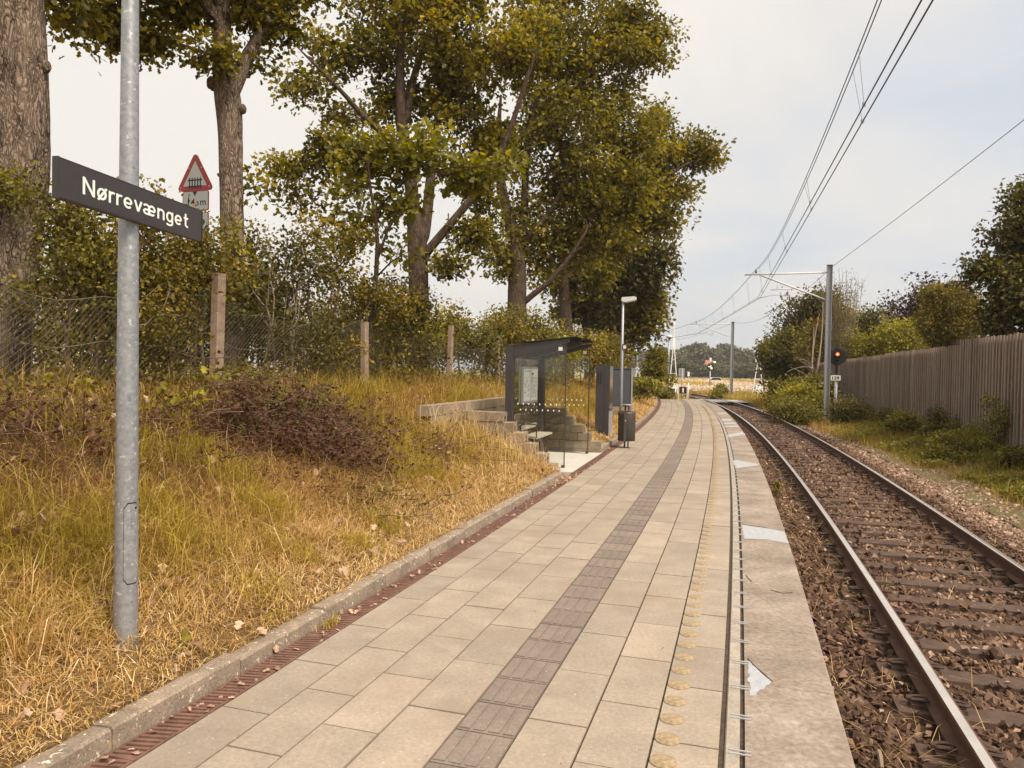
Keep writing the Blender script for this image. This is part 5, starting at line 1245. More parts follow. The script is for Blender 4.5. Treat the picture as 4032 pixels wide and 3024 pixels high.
# ================================================================== TREES AND SHRUBS
def cm(x, y): return 1000 + x * 1.496, y * 1.496          # note-sheet coordinates of the tree study -> photo pixels
def clp(x, y, rx, ry, Y, n, rd=None, dY=0.0):
    dY += .35; rd = rd or (rx + ry) / 2 * .75 * 1.496 * Y / FPX
    u, v = cm(x, y); k = 1.496 * Y / FPX; c = at(u, v, Y + dY); return (c, rx * k, rd or (rx + ry) / 2 * k, ry * k, n)
def path(pts, Y, dys=None):
    return [at(u, v, Y + (dys[i] if dys else 0)) for i, (u, v) in enumerate(pts)]
def foot(p, z=None):
    q = np.array(p, float); q[2] = (gz(q) if z is None else z) - .15; return q
def build_left_trees():
    # huge trunk at the left edge
    Y = 8.0; k = Y / FPX; p = path([(-8, 1530), (2, 1380), (22, 1150), (45, 980), (80, 790), (92, 600), (92, 420), (84, 200), (74, 0), (66, -300), (60, -700)], Y); p = [foot(p[0])] + p
    r = [x * k for x in (112, 104, 98, 96, 95, 97, 97, 92, 86, 82, 78, 60)]
    lim1 = path([(70, -150), (140, -420), (330, -560)], Y, [0, .3, .8]); lim2 = path([(62, -300), (-60, -600), (-120, -900)], Y)
    cl = [(at(250, -250, Y + 1.0), 1.6, 1.2, .8, 60), (at(300, -500, Y + .5), 1.8, 1.6, 1.0, 60), (at(-150, -700, Y), 2.4, 2.0, 1.6, 60), (at(225, 20, Y + .8), .42, .4, .28, 14), (at(320, 40, Y + 1.2), .3, .3, .2, 8)]
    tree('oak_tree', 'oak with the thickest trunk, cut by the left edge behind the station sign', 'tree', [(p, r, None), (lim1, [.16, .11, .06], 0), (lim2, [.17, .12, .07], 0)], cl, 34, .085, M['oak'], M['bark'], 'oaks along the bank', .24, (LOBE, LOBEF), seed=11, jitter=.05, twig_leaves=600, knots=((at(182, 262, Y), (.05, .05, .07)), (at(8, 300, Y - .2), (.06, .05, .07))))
    # second oak, forked, with a burl
    Y = 10.5; k = Y / FPX; p = path([(922, 1480), (921, 1200), (918, 1000), (913, 750), (908, 560), (903, 450), (895, 370), (884, 310), (877, 230), (876, 100), (872, -60), (868, -300)], Y); p = [foot(p[0])] + p
    r = [x * k for x in (54, 45, 43, 43, 44, 45, 48, 52, 46, 36, 32, 29, 22)]
    l1 = path([(915, 350), (955, 262), (1000, 175), (1060, 90), (1130, 0), (1200, -120)], Y, [0, .1, .2, .3, .4, .5]); l2 = path([(876, 90), (780, -20), (650, -90)], Y, [0, -.3, -.7])
    l3 = path([(874, -20), (930, -200), (980, -400)], Y)
    X = lambda x, y, rx, ry, n, dy=0: (at(x, y, Y + dy), rx * k, (rx + ry) / 2 * k, ry * k, n)
    cl = [X(740, 60, 150, 50, 26), X(560, 110, 110, 60, 24, -.5), X(430, 80, 90, 45, 17, -.6), X(640, 180, 90, 40, 12, -.4), X(800, 190, 50, 50, 10, -.5), X(1010, 50, 120, 70, 34, .4), X(1100, 130, 60, 50, 14, .4), X(985, 215, 24, 40, 5, .3),
          X(900, -150, 420, 130, 60), X(1150, -50, 160, 110, 34, .3), X(640, -60, 220, 90, 40, -.4), X(900, -420, 350, 180, 40), X(850, 230, 30, 30, 5, -.4), X(390, 30, 70, 40, 10, -.8), X(985, 720, 30, 50, 5, .2)]
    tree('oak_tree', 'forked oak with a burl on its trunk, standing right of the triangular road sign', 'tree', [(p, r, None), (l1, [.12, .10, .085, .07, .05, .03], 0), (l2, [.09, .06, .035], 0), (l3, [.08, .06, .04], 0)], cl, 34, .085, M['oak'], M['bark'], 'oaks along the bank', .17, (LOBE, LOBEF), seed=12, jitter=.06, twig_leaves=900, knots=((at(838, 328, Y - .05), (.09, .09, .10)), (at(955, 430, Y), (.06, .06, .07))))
    # third oak
    Y = 18.7; k = 1.496 * Y / FPX; pp = lambda L, dy=0: [at(*cm(x, y), Y + dy * i / max(1, len(L) - 1)) for i, (x, y) in enumerate(L)]
    p = pp([(436, 930), (436, 850), (434, 780), (432, 700), (430, 640), (422, 560), (412, 480), (398, 400), (388, 300), (384, 200), (388, 80), (392, -60)]); p = [foot(p[0])] + p
    r = [.30, .27, .25, .245, .25, .25, .17, .16, .15, .13, .11, .09, .06]
    roots = [(p, r, None), (pp([(445, 640), (456, 560), (466, 460), (482, 350), (490, 230), (500, 100), (508, -40)], .6), [.15, .135, .12, .105, .09, .07, .045], 0),
             (pp([(440, 680), (475, 640), (530, 575), (600, 490), (650, 410), (685, 310), (720, 200), (760, 90)], -.8), [.12, .11, .10, .09, .078, .065, .05, .03], 0),
             (pp([(395, 390), (340, 350), (290, 310), (240, 250), (170, 180), (110, 120)], -1.0), [.10, .085, .07, .055, .04, .025], 0),
             (pp([(400, 330), (420, 200), (460, 90), (475, 0)], .4), [.10, .085, .07, .05], 0)]
    C = lambda *a, **q: clp(a[0], a[1], a[2], a[3], Y, a[4], **q)
    cl = [C(400, 60, 250, 90, 100), C(250, 120, 140, 70, 46), C(150, 230, 80, 50, 20, dY=-.6), C(130, 400, 85, 45, 24, dY=-.8), C(70, 430, 40, 35, 9, dY=-1), C(200, 450, 70, 45, 18, dY=-.6), C(250, 300, 60, 40, 14), C(560, 190, 110, 150, 90), C(610, 360, 80, 80, 46), C(520, 330, 60, 80, 18),
          C(560, 630, 60, 40, 26, dY=-.4), C(520, 690, 40, 25, 12, dY=-.4), C(620, 500, 60, 60, 22), C(430, 210, 110, 90, 36), C(700, 120, 90, 100, 55, dY=-.5), C(450, -120, 330, 120, 110), C(140, 520, 30, 22, 6, dY=-.7), C(330, 270, 60, 50, 16)]
    tree('oak_tree', 'tall wide oak with several bare upright stems, rising behind the young maple', 'tree', roots, cl, 40, .125, M['oak'], M['barkmid'], 'oaks along the bank', .24, (LOBE, LOBEF), seed=13, jitter=.05, twig_leaves=1200)
    # fourth oak
    Y = 27.5; k = 1.496 * Y / FPX
    p = pp([(692, 860), (692, 800), (694, 740), (692, 690), (684, 640), (668, 570), (650, 480), (640, 380), (650, 250)]); p = [foot(p[0])] + p
    roots = [(p, [.42, .38, .35, .34, .33, .22, .2, .17, .13, .08], None), (pp([(690, 700), (705, 640), (712, 540), (716, 420), (740, 280), (790, 150), (810, 40)], .5), [.19, .17, .15, .12, .095, .07, .04], 0),
             (pp([(680, 700), (650, 672), (612, 620), (585, 560), (575, 480)], -.6), [.16, .15, .13, .10, .07], 0), (pp([(700, 805), (735, 775), (775, 745), (830, 680), (880, 600)], -.8), [.12, .11, .10, .075, .045], 0), (pp([(705, 640), (780, 560), (850, 430), (900, 300)], -.4), [.12, .10, .075, .045], 0)]
    cl = [C(760, 180, 150, 170, 150), C(870, 400, 130, 130, 130), C(700, 370, 110, 110, 75), C(930, 130, 120, 110, 110), C(970, 290, 120, 100, 90, dY=.5), C(790, 560, 120, 80, 80), C(920, 540, 110, 90, 85), C(1040, 170, 70, 40, 22, dY=.5), C(1060, 110, 45, 30, 10, dY=.5), C(820, -90, 240, 110, 120), C(1000, 30, 60, 60, 25), C(640, 640, 40, 60, 14, dY=-.6), C(650, 730, 22, 30, 6, dY=-.5), C(860, 650, 90, 50, 36), C(760, 690, 60, 40, 18)]
    topb = lambda pos: np.clip(.10 + .75 * fnoise(pos[:, 0] + pos[:, 1] * .4, pos[:, 2], .9, 3) + rng.normal(size=len(pos)) * .1, 0, 1)
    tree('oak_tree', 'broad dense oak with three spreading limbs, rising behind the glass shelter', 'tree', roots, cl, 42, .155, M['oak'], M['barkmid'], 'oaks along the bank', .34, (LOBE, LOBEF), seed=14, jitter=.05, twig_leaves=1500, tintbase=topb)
    # fifth to seventh, further along the bank
    Y = 34.0; k = 1.496 * Y / FPX
    p = pp([(826, 900), (822, 850), (818, 780), (818, 720), (830, 640), (860, 540)]); p = [foot(p[0])] + p
    cl = [C(900, 640, 95, 60, 75), C(1010, 490, 90, 80, 95), C(1080, 400, 70, 45, 45), C(1160, 410, 50, 26, 26), C(1210, 415, 26, 20, 12), C(1150, 360, 30, 14, 8), C(880, 740, 75, 45, 45), C(1010, 590, 75, 50, 60), C(1085, 480, 50, 60, 36), C(1090, 560, 30, 40, 14), C(1060, 320, 60, 40, 22), C(790, 740, 45, 35, 16), C(950, 540, 90, 60, 50)]
    tree('oak_tree', 'oak with a long leafy branch reaching out to the right over the platform', 'tree', [(p, [.33, .3, .28, .26, .24, .2, .14], None), (pp([(822, 730), (880, 690), (960, 590), (1060, 480), (1150, 425)], -.5), [.17, .15, .12, .09, .05], 0)], cl, 40, .18, M['oak'], M['barkmid'], 'oaks along the bank', .40, (LOBE, LOBEF), seed=15, twig_leaves=1500, tintbase=topb)
    Y = 40.0; k = 1.496 * Y / FPX
    p = pp([(884, 930), (880, 890), (872, 840), (880, 780)]); p = [foot(p[0])] + p
    cl = [C(960, 690, 90, 60, 70), C(900, 790, 60, 40, 40), C(840, 800, 40, 25, 14), C(1030, 690, 55, 50, 40)]
    tree('oak_tree', 'slim dark oak with low branches, left of the two small trunks past the shelter', 'tree', [(p, [.3, .27, .26, .24, .18], None)], cl, 42, .24, M['darkleaf'], M['barkmid'], 'oaks along the bank', .6, seed=16)
    Y = 42.0; k = 1.496 * Y / FPX
    p = pp([(916, 935), (918, 890), (914, 845), (935, 780)]); p = [foot(p[0])] + p
    cl = [C(1000, 770, 55, 55, 70), C(1025, 830, 34, 50, 45), C(950, 850, 60, 40, 40), C(1000, 880, 40, 30, 25), C(1030, 750, 26, 36, 18), C(950, 740, 60, 50, 30)]
    tree('oak_tree', 'last oak of the row, its foliage hanging low beside the white lamp head', 'tree', [(p, [.3, .27, .25, .22, .15], None)], cl, 44, .24, M['oak'], M['barkmid'], 'oaks along the bank', .6, seed=17)
    # young maple in front
    Y = 12.4; k = 1.496 * Y / FPX
    p = pp([(296, 960), (300, 900), (312, 800), (322, 720), (325, 640), (320, 570), (305, 490), (300, 430)]); p = [foot(p[0])] + p
    rts = [(p, [.05, .048, .045, .042, .04, .034, .03, .024, .014], None), (pp([(322, 690), (350, 610), (400, 520), (460, 440)], -.3), [.026, .022, .017, .01], 0), (pp([(322, 730), (360, 690), (410, 660)], -.2), [.018, .013, .008], 0), (pp([(325, 640), (290, 640), (240, 640)], -.1), [.014, .01, .006], 0), (pp([(315, 560), (400, 470), (520, 440), (600, 440)], -.6), [.02, .016, .012, .007], 0)]
    cl = [C(300, 400, 75, 48, 46), C(380, 430, 60, 40, 26), C(450, 400, 50, 50, 24, dY=-.3), C(540, 450, 70, 25, 26, dY=-.4), C(600, 450, 40, 22, 10, dY=-.5), C(660, 430, 35, 12, 7, dY=-.6), C(260, 530, 45, 40, 20), C(270, 640, 50, 28, 18), C(350, 570, 30, 30, 9), C(330, 600, 24, 24, 6), C(415, 560, 26, 26, 8, dY=-.3), C(400, 660, 30, 20, 7), C(220, 430, 40, 30, 10), C(470, 360, 20, 16, 6)]
    cl = [(c, a * 1.25, b * 1.2, d * 1.5, int(n * 1.7)) for c, a, b, d, n in cl]
    tree('young_maple', 'slender young maple with bright yellow green leaves growing at the chain link fence', 'tree', rts, cl, 9, .12, M['maple'], M['barkdark'], None, .15, (LOBE, LOBEF), seed=21, jitter=0, tip=.004)
    # young tree at the far end of the platform
    Y = 43.5; b0 = at(2583, 1555, Y); z0 = gz(b0) - .1; b0[2] = z0; kk = Y / FPX
    tr = [b0, at(2582, 1480, Y), at(2581, 1430, Y), at(2583, 1390, Y)]
    XX = lambda u, v, rx, ry, n: (at(u, v, Y), rx * kk, (rx + ry) / 2 * kk, ry * kk, n)
    tree('young_tree', 'small young tree with drooping dark foliage in front of the grey hut', 'tree', [(tr, [.06, .05, .04, .02], None)], [XX(2590, 1405, 26, 26, 30), XX(2585, 1460, 42, 24, 34), XX(2560, 1475, 24, 16, 14), XX(2600, 1500, 30, 20, 16), XX(2560, 1510, 22, 14, 10)], 26, .17, M['maple'], M['barkdark'], None, .28, seed=22, jitter=0)
def build_hedge():
    specs = [  # u, vtop, Y, radius, leaf, label
        (150, 905, 9.3, .75, 'hedge', 'dark hedge shrub between the left trunk and the sign pole'), (330, 850, 7.35, .6, 'shrub', 'leafy shrub just left of the sign pole behind the wire'),
        (465, 845, 7.6, .55, 'hedge', 'yellowing shrub directly behind the sign pole'), (610, 880, 8.0, .62, 'hedge', 'bushy shrub right of the sign pole, below the name board'),
        (745, 920, 8.9, .5, 'hedge', 'shrub below the triangular road sign, left of the tall concrete post'), (1000, 960, 11.4, .6, 'hedge', 'narrow shrub just right of the forked oak trunk'),
        (1090, 965, 10.4, .85, 'darkleaf', 'dense dark shrub filling the fence right of the forked oak'), (1260, 990, 11.5, .95, 'hedge', 'broad shrub between the forked oak and the young maple'),
        (1400, 1085, 12.8, .85, 'hedge', 'shrub around the foot of the young maple'), (1540, 1160, 13.9, .85, 'darkleaf', 'low dark shrub left of the wide oak trunk'),
        (1690, 1190, 16.9, .8, 'hedge', 'rounded shrub right of the wide oak trunk'), (1850, 1235, 18.6, .9, 'shrub', 'green shrub between the two thin concrete posts'),
        (1975, 1262, 20.6, .9, 'hedge', 'shrub behind the last concrete post'), (2080, 1275, 22.5, 1.2, 'shrub', 'shrub rising behind the shelter roof'),
        (2200, 1300, 26, 1.4, 'lime', 'pale green bush beyond the shelter roof'), (2290, 1330, 29, 1.4, 'hedge', 'olive bush right of the shelter roof'), (2390, 1365, 34, 1.5, 'hedge', 'bush behind the steel cabinet'), (2120, 1235, 42, 2.2, 'lime', 'pale distant bush seen under the oak canopy')]
    for i, (u, v, Y, r, m, lab) in enumerate(specs):
        b = at(u, 1500, Y); b[2] = gz(b); h = (at(u, v, Y)[2] - b[2]) * 1.08; big = Y / 9
        shrub('hedge_shrub', lab, b, r, h, int(115 + 20 / big), 30 if Y < 14 else 26, .046 * (1 + .06 * (Y - 7)), M[m], 40 + i, 'shrubs behind the chain link fence', spread=.085 + .006 * Y, rx=r, ry=r * .8, twig_leaves=500, stems=8, tip=.0055, barkmat=M['twig' if i % 2 else 'deadwood'])
    # lower second row closing the gaps
    for i, u in enumerate((250, 560, 850, 1180, 1330, 1480, 1620)):
        Y = 11.5 + i * 1.5; b = at(u, 1500, Y); b[2] = gz(b); h = (1.95, 2.0, 1.8, 1.75, 1.6, 1.5, 1.5)[i]
        shrub('hedge_shrub', ('low shrub deep behind the fence, left of the pole', 'low shrub deep behind the fence, under the name board', 'low shrub behind the foot of the forked oak', 'low shrub behind the dense dark one', 'low shrub behind the broad one near the maple', 'low shrub behind the dark one beside the wide oak', 'low shrub at the foot of the wide oak')[i], b, 1.2, h, 130, 38, .085, M['darkleaf'], 80 + i, 'shrubs behind the chain link fence', 4, spread=.3, barkmat=M['twig'])
    # shoots from the big trunk
    b = at(20, 800, 7.6); shrub('ivy_tuft', 'yellow green leafy tuft sprouting from the thick trunk at the left edge', b - UP * .15, .24, .38, 26, 14, .06, M['maple'], 95, None, 3, (LOBE, LOBEF), 'plant', .08)
    b = at(940, 960, 10.1); shrub('ivy_tuft', 'yellow leaves sprouting from the lower trunk of the forked oak', b - UP * .3, .22, .6, 22, 12, .06, M['lime'], 96, None, 3, (LOBE, LOBEF), 'plant', .09)
    b = at(1700, 1290, 15.6); shrub('ivy_tuft', 'pale leafy shoots beside the foot of the wide oak', b - UP * .5, .35, .8, 26, 14, .08, M['lime'], 97, None, 3, (LOBE, LOBEF), 'plant', .12)
def build_right_side():
    def sh(u, vt, vb, Y, w, m, lab, seed, nt=120, per=34, ls=.12, name='shrub', cat='shrub', zb=None, **kw):
        b = at(u, vb, Y)
        s_, t_ = inv(b[:2])[0]; b[2] = float(verge_z(s_, t_)) if zb is None else zb
        h = at(u, vt, Y)[2] - b[2]; r = w * Y / FPX / 2
        return shrub(name, lab, b, r, h, int(nt * 1.35), per, ls, M[m], seed, kw.pop('group', 'shrubs right of the track'), spread=kw.pop('spread', .3), **kw)
    sh(3150, 1165, 1600, 46, 210, 'darkleaf', 'tall dark evergreen shrub left of the nearest catenary mast', 201, 230, 60, .17, 'tall_shrub', spread=.45, twig_leaves=2500)
    sh(3085, 1330, 1600, 45, 150, 'shrub', 'green shrub leaning out towards the track beyond the fence end', 202, 200, 55, .16, 'tall_shrub', spread=.42, twig_leaves=2000)
    sh(3205, 1300, 1600, 42, 130, 'hedge', 'shrub with bare brown twigs just left of the nearest mast', 203, 160, 20, .14, 'tall_shrub', spread=.4, barkmat=M['deadwood'], tip=.007)
    sh(3112, 1500, 1640, 38, 160, 'shrub', 'low spreading shrub at the trackside before the tall shrubs', 204, 150, 50, .12)
    sh(3170, 1545, 1660, 33.5, 160, 'lime', 'pale green low shrub in front of the fence end', 205, 130, 42, .11)
    sh(3228, 1500, 1640, 34, 70, 'shrub', 'climbing shrub around the foot of the nearest mast', 206, 110, 34, .09)
    sh(3340, 1590, 1660, 28, 70, 'darkleaf', 'small dark bush at the foot of the railway signal post', 207, 90, 34, .07)
    sh(3130, 1590, 1690, 30, 150, 'shrub', 'knee high green plants beside the track, nearest the low shrubs', 208, 90, 34, .09, name='low_shrub')
    # behind the fence
    for i, (u, vt, Y, w, m, lab, nt, per, ls) in enumerate(((3340, 1225, 46, 190, 'lime', 'pale green bush above the fence right of the nearest mast', 170, 42, .15), (3450, 1240, 43, 190, 'shrub', 'mid green bush above the fence, between the pale ones', 150, 42, .15), (3560, 1270, 39, 200, 'lime', 'yellow green bush above the fence left of the cypress', 170, 42, .14),
                                                         (3420, 1330, 41, 200, 'lime', 'low pale bush topping the fence behind the signal', 140, 42, .13), (3760, 1290, 31, 170, 'hedge', 'low bush on the fence below the cypress', 120, 40, .12))):
        sh(u, vt, 1700, Y, w, m, lab, 220 + i, nt, per, ls, 'garden_bush', group='garden bushes behind the wooden fence', spread=.36, twig_leaves=900)
    sh(3590, 1150, 1700, 46, 150, 'copper', 'dark red copper beech seen over the fence', 231, 170, 40, .2, 'copper_beech', 'tree', spread=.4)
    sh(3520, 1205, 1700, 50, 90, 'copper', 'small purple leaved tree left of the copper beech', 232, 90, 40, .2, 'purple_tree', 'tree', spread=.4)
    Y = 29; k = Y / FPX; X = lambda u, v, rx, ry, n: (at(u, v, Y), rx * k, rx * k * .9, ry * k, n)
    b = at(3745, 1700, Y); b[2] = -.4
    tree('cypress', 'rounded yellow green cypress behind the fence', 'tree', [([b, at(3745, 1400, Y), at(3745, 1200, Y), at(3745, 1130, Y)], [.16, .13, .08, .04], None)], [X(3745, 1290, 105, 110, 230), X(3740, 1190, 75, 70, 110), X(3690, 1260, 60, 70, 60), X(3800, 1230, 60, 70, 60), X(3760, 1130, 22, 22, 10), X(3700, 1160, 18, 22, 8)], 55, .12, M['hedge'], M['barkdark'], None, .22, (SLIM, KITEF), seed=241, jitter=0)
    Y = 19.5; k = Y / FPX; b = at(4075, 1700, Y); b[2] = -.3
    tree('garden_tree', 'large dark broadleaved tree leaning over the fence at the right edge', 'tree', [([b, at(4080, 1400, Y), at(4090, 1150, Y), at(4110, 950, Y), at(4130, 780, Y)], [.2, .17, .14, .11, .07], None), ([at(4090, 1150, Y), at(4010, 1050, Y), at(3940, 1000, Y)], [.08, .06, .03], 0)],
         [X(4080, 1200, 150, 110, 130), X(4100, 1000, 160, 120, 130), X(3960, 1150, 80, 90, 60), X(3960, 1260, 90, 50, 40), X(4120, 820, 110, 90, 70), X(3925, 1060, 60, 26, 20), X(3905, 1040, 30, 14, 6), X(4020, 900, 50, 40, 20), X(4180, 1100, 150, 250, 120), X(4030, 780, 24, 60, 8)], 34, .12, M['darkleaf'], M['barkdark'], None, .26, (KITE, KITEF), seed=242, jitter=.03, twig_leaves=1500)
    # tall bare shoots behind the mast
    g = np.random.default_rng(5); b0 = at(3330, 1500, 41); b0[2] = -.35; root = thing('bare_shrub', 'tall almost leafless shrub with thin feathery shoots behind the nearest mast', 'shrub', b0); V = []; F = []; n = 0; tips = []
    for i in range(46):
        u = g.uniform(3215, 3400); v = g.uniform(1040, 1190) + abs(u - 3330) * .35; e = at(u, v, 41 + g.normal() * .6); m = b0 + (e - b0) * .5 + g.normal(size=3) * .25; m[:2] = b0[:2] + (e - b0)[:2] * .35 + g.normal(size=2) * .15
        q = np.linspace(0, 1, 7)[:, None]; pts = (1 - q) ** 2 * (b0 + g.normal(size=3) * [.3, .3, 0]) + 2 * q * (1 - q) * m + q ** 2 * e
        v_, f_ = tube(pts, np.linspace(.022, .006, 7), 4, False); V.append(v_); F += [tuple(a + n for a in x) for x in f_]; n += len(v_)
        for _ in range(5):
            f = g.uniform(.55, .97); c = pts[int(f * 6)] + (pts[min(6, int(f * 6) + 1)] - pts[int(f * 6)]) * (f * 6 % 1); e2 = c + unit(g.normal(size=3) * .5 + [0, 0, 1.0]) * g.uniform(.3, .9); v_, f_ = tube(np.array([c, (c + e2) / 2 + g.normal(size=3) * .03, e2]), [.009, .007, .004], 3, False); V.append(v_); F += [tuple(a + n for a in x) for x in f_]; n += len(v_); tips.append(e2); tips.append((c + e2) / 2); tips.append(c)
    mk('stems', np.vstack(V), F, M['deadwood'], root); T = np.repeat(np.array(tips), 5, 0) + g.normal(size=(len(tips) * 5, 3)) * .12; V, F = leaves(T, .10, r=g, tmpl=(SLIM, KITEF)); mk('foliage', V, F, M['hedge'], root, tint=np.repeat(g.random(len(T)) * .6, 2))
    # dead silvery branch sprawling by the fence end
    b = MB()
    for i in range(9):
        c = at(g.uniform(3180, 3215), g.uniform(1440, 1500), 40); e = at(g.uniform(3090, 3200), g.uniform(1380, 1470), 39.3); m = (c + e) / 2 + UP * g.uniform(.1, .5); q = np.linspace(0, 1, 6)[:, None]; b.tube((1 - q) ** 2 * c + 2 * q * (1 - q) * m + q ** 2 * e, np.linspace(.035, .010, 6), 5)
    c = at(3195, 1570, 40); 
    for (u, v) in ((3240, 1190), (3225, 1240), (3205, 1290)):
        e = at(u, v, 40.5); m = c + (e - c) * .5 + g.normal(size=3) * .2; q = np.linspace(0, 1, 8)[:, None]; b.tube((1 - q) ** 2 * c + 2 * q * (1 - q) * m + q ** 2 * e, np.linspace(.08, .02, 8), 6)
    tag(b.build('dead_branches', [M['deadwood']], loc=c), 'bleached dead branches sprawling among the shrubs at the fence end', 'branch')
    # willowherb with pink heads
    b = at(3345, 1600, 30.5); b[2] = -.3; root = thing('willowherb', 'pink flowering willowherb between the signal post and the fence', 'flower', b); V = []; F = []; n = 0; fp = []; lp = []
    for i in range(26):
        a = b + np.array([g.normal() * .35, g.normal() * .3, 0]); e = a + np.array([g.normal() * .08, g.normal() * .08, g.uniform(.7, 1.05)]); v_, f_ = tube(np.array([a, (a + e) / 2, e]), [.006, .005, .003], 3, False); V.append(v_); F += [tuple(x + n for x in y) for y in f_]; n += len(v_)
        for _ in range(14): fp.append(a + (e - a) * g.uniform(.72, 1.0) + g.normal(size=3) * .03)
        for _ in range(18): lp.append(a + (e - a) * g.uniform(.1, .75) + g.normal(size=3) * .06)
    mk('stems', np.vstack(V), F, M['twig'], root); V, F = leaves(np.array(fp), .05, r=g); mk('flower_heads', V, F, M['pinkflower'], root, tint=np.repeat(g.random(len(fp)), 2)); V, F = leaves(np.array(lp), .10, r=g, tmpl=(SLIM, KITEF)); mk('foliage', V, F, M['weed'], root, tint=np.repeat(g.random(len(lp)), 2))
    # weeds climbing the fence
    for i, (u, vt, Y, w, m, lab, ls) in enumerate(((3560, 1635, 22.8, 90, 'weed', 'leafy weed growing against the middle of the wooden fence', .07), (3700, 1610, 20.8, 75, 'darkleaf', 'dark climbing weed on the wooden fence near its tallest part', .06), (4000, 1560, 17.2, 120, 'weed', 'tall climbing weed on the fence at the right edge', .06), (3900, 1740, 17.5, 150, 'weed', 'clump of weeds at the foot of the fence near the right edge', .065))):
        b = at(u, 1780, Y); s_, t_ = inv(b[:2])[0]; t_ = min(t_, 7.15); b = P(s_, t_, float(verge_z(s_, t_))); h = at(u, vt, Y)[2] - b[2]; r = w * Y / FPX / 2
        shrub('climbing_weed', lab, b, r, h, 70, 22, ls, M[m], 260 + i, 'weeds at the wooden fence', 6, spread=.13, barkmat=M['twig'])
    for i, (sv, tv, r, h, lab) in enumerate(((14.5, 6.7, .5, .5, 'low nettle clump before the fence, right of the climbing weed'), (17.0, 6.2, .5, .42, 'low nettle clump halfway between the rail and the fence'), (19.5, 6.8, .55, .55, 'nettle clump under the tallest fence panels'), (22.5, 6.4, .5, .4, 'short nettle clump on the verge left of the dark weed'), (25.0, 6.9, .6, .6, 'nettles against the middle of the fence'), (28.0, 6.5, .6, .45, 'nettles just right of the pink flowers'), (16.0, 5.7, .45, .3, 'small weed clump at the edge of the gravel'))):
        shrub('nettle_clump', lab, P(sv, tv, float(verge_z(sv, tv))), r, h, 70, 22, .07, M['weed' if i % 2 else 'shrub'], 280 + i, 'nettles on the verge', 7, spread=.1, barkmat=M['twig'])
def build_far_wood():
    g = np.random.default_rng(31); protos = []
    for k in range(3):
        q = np.random.default_rng(300 + k); b = np.array([0., 200 + k * 40, -40.])     # built once, then moved into place
        cl = [(b + np.array([q.normal() * 2.6, q.normal() * 2.2, q.uniform(4.0, 10.5)]), 3.0, 3.0, 2.3, 26) for _ in range(8)] + [(b + np.array([0, 0, 2.8]), 4.4, 4, 2.3, 40)]
        protos.append(tree('far_tree', 'x', 'tree', [([b, b + [0, 0, 3.], b + [.2, 0, 7.]], [.35, .28, .16], None)], cl, 26, 1.15, M['farleaf'], M['barkdark'], None, 1.15, seed=320 + k, jitter=0, minr=.05))
    pts = []
    # (photo column, column of the crown top row, distance)
    sil = [(2600, 1372), (2640, 1370), (2680, 1368), (2720, 1376), (2760, 1366), (2790, 1360), (2830, 1366), (2870, 1376), (2905, 1372), (2935, 1400), (2960, 1432), (2990, 1440), (3030, 1444), (3080, 1450), (2560, 1380), (2500, 1386), (2440, 1392)]
    for (u, v) in sil: pts.append((u + g.normal() * 6, v + g.normal() * 4, g.uniform(315, 350)))
    for u in np.linspace(2440, 3060, 17): pts.append((u + g.normal() * 8, np.interp(u, [2440, 2740, 2765, 2830, 2850, 2920, 2980, 3060], [1425, 1420, 1443, 1443, 1425, 1425, 1448, 1455]) + g.normal() * 6, g.uniform(230, 290)))
    # each label says which silhouette place the tree has
    for i, (u, v, Y) in enumerate(pts):
        top = at(u, v, Y)[2]; base = np.array([at(u, 1480, Y)[0], Y, ZG]); H = top - ZG; k = H / 12.6
        pr = protos[i % 3]; lab = 'tree in the distant wood beyond the field'
        o = pr if i < 3 else dup(pr, base, 0)
        o.location = tuple(base); o.rotation_euler = (0, 0, g.uniform(0, 6.28)); w = max(.75, min(1.15, k)); o.scale = (w, w, k)
        o['label'] = lab; o['group'] = 'trees of the distant wood'
build_left_trees(); build_hedge(); build_right_side(); build_far_wood()
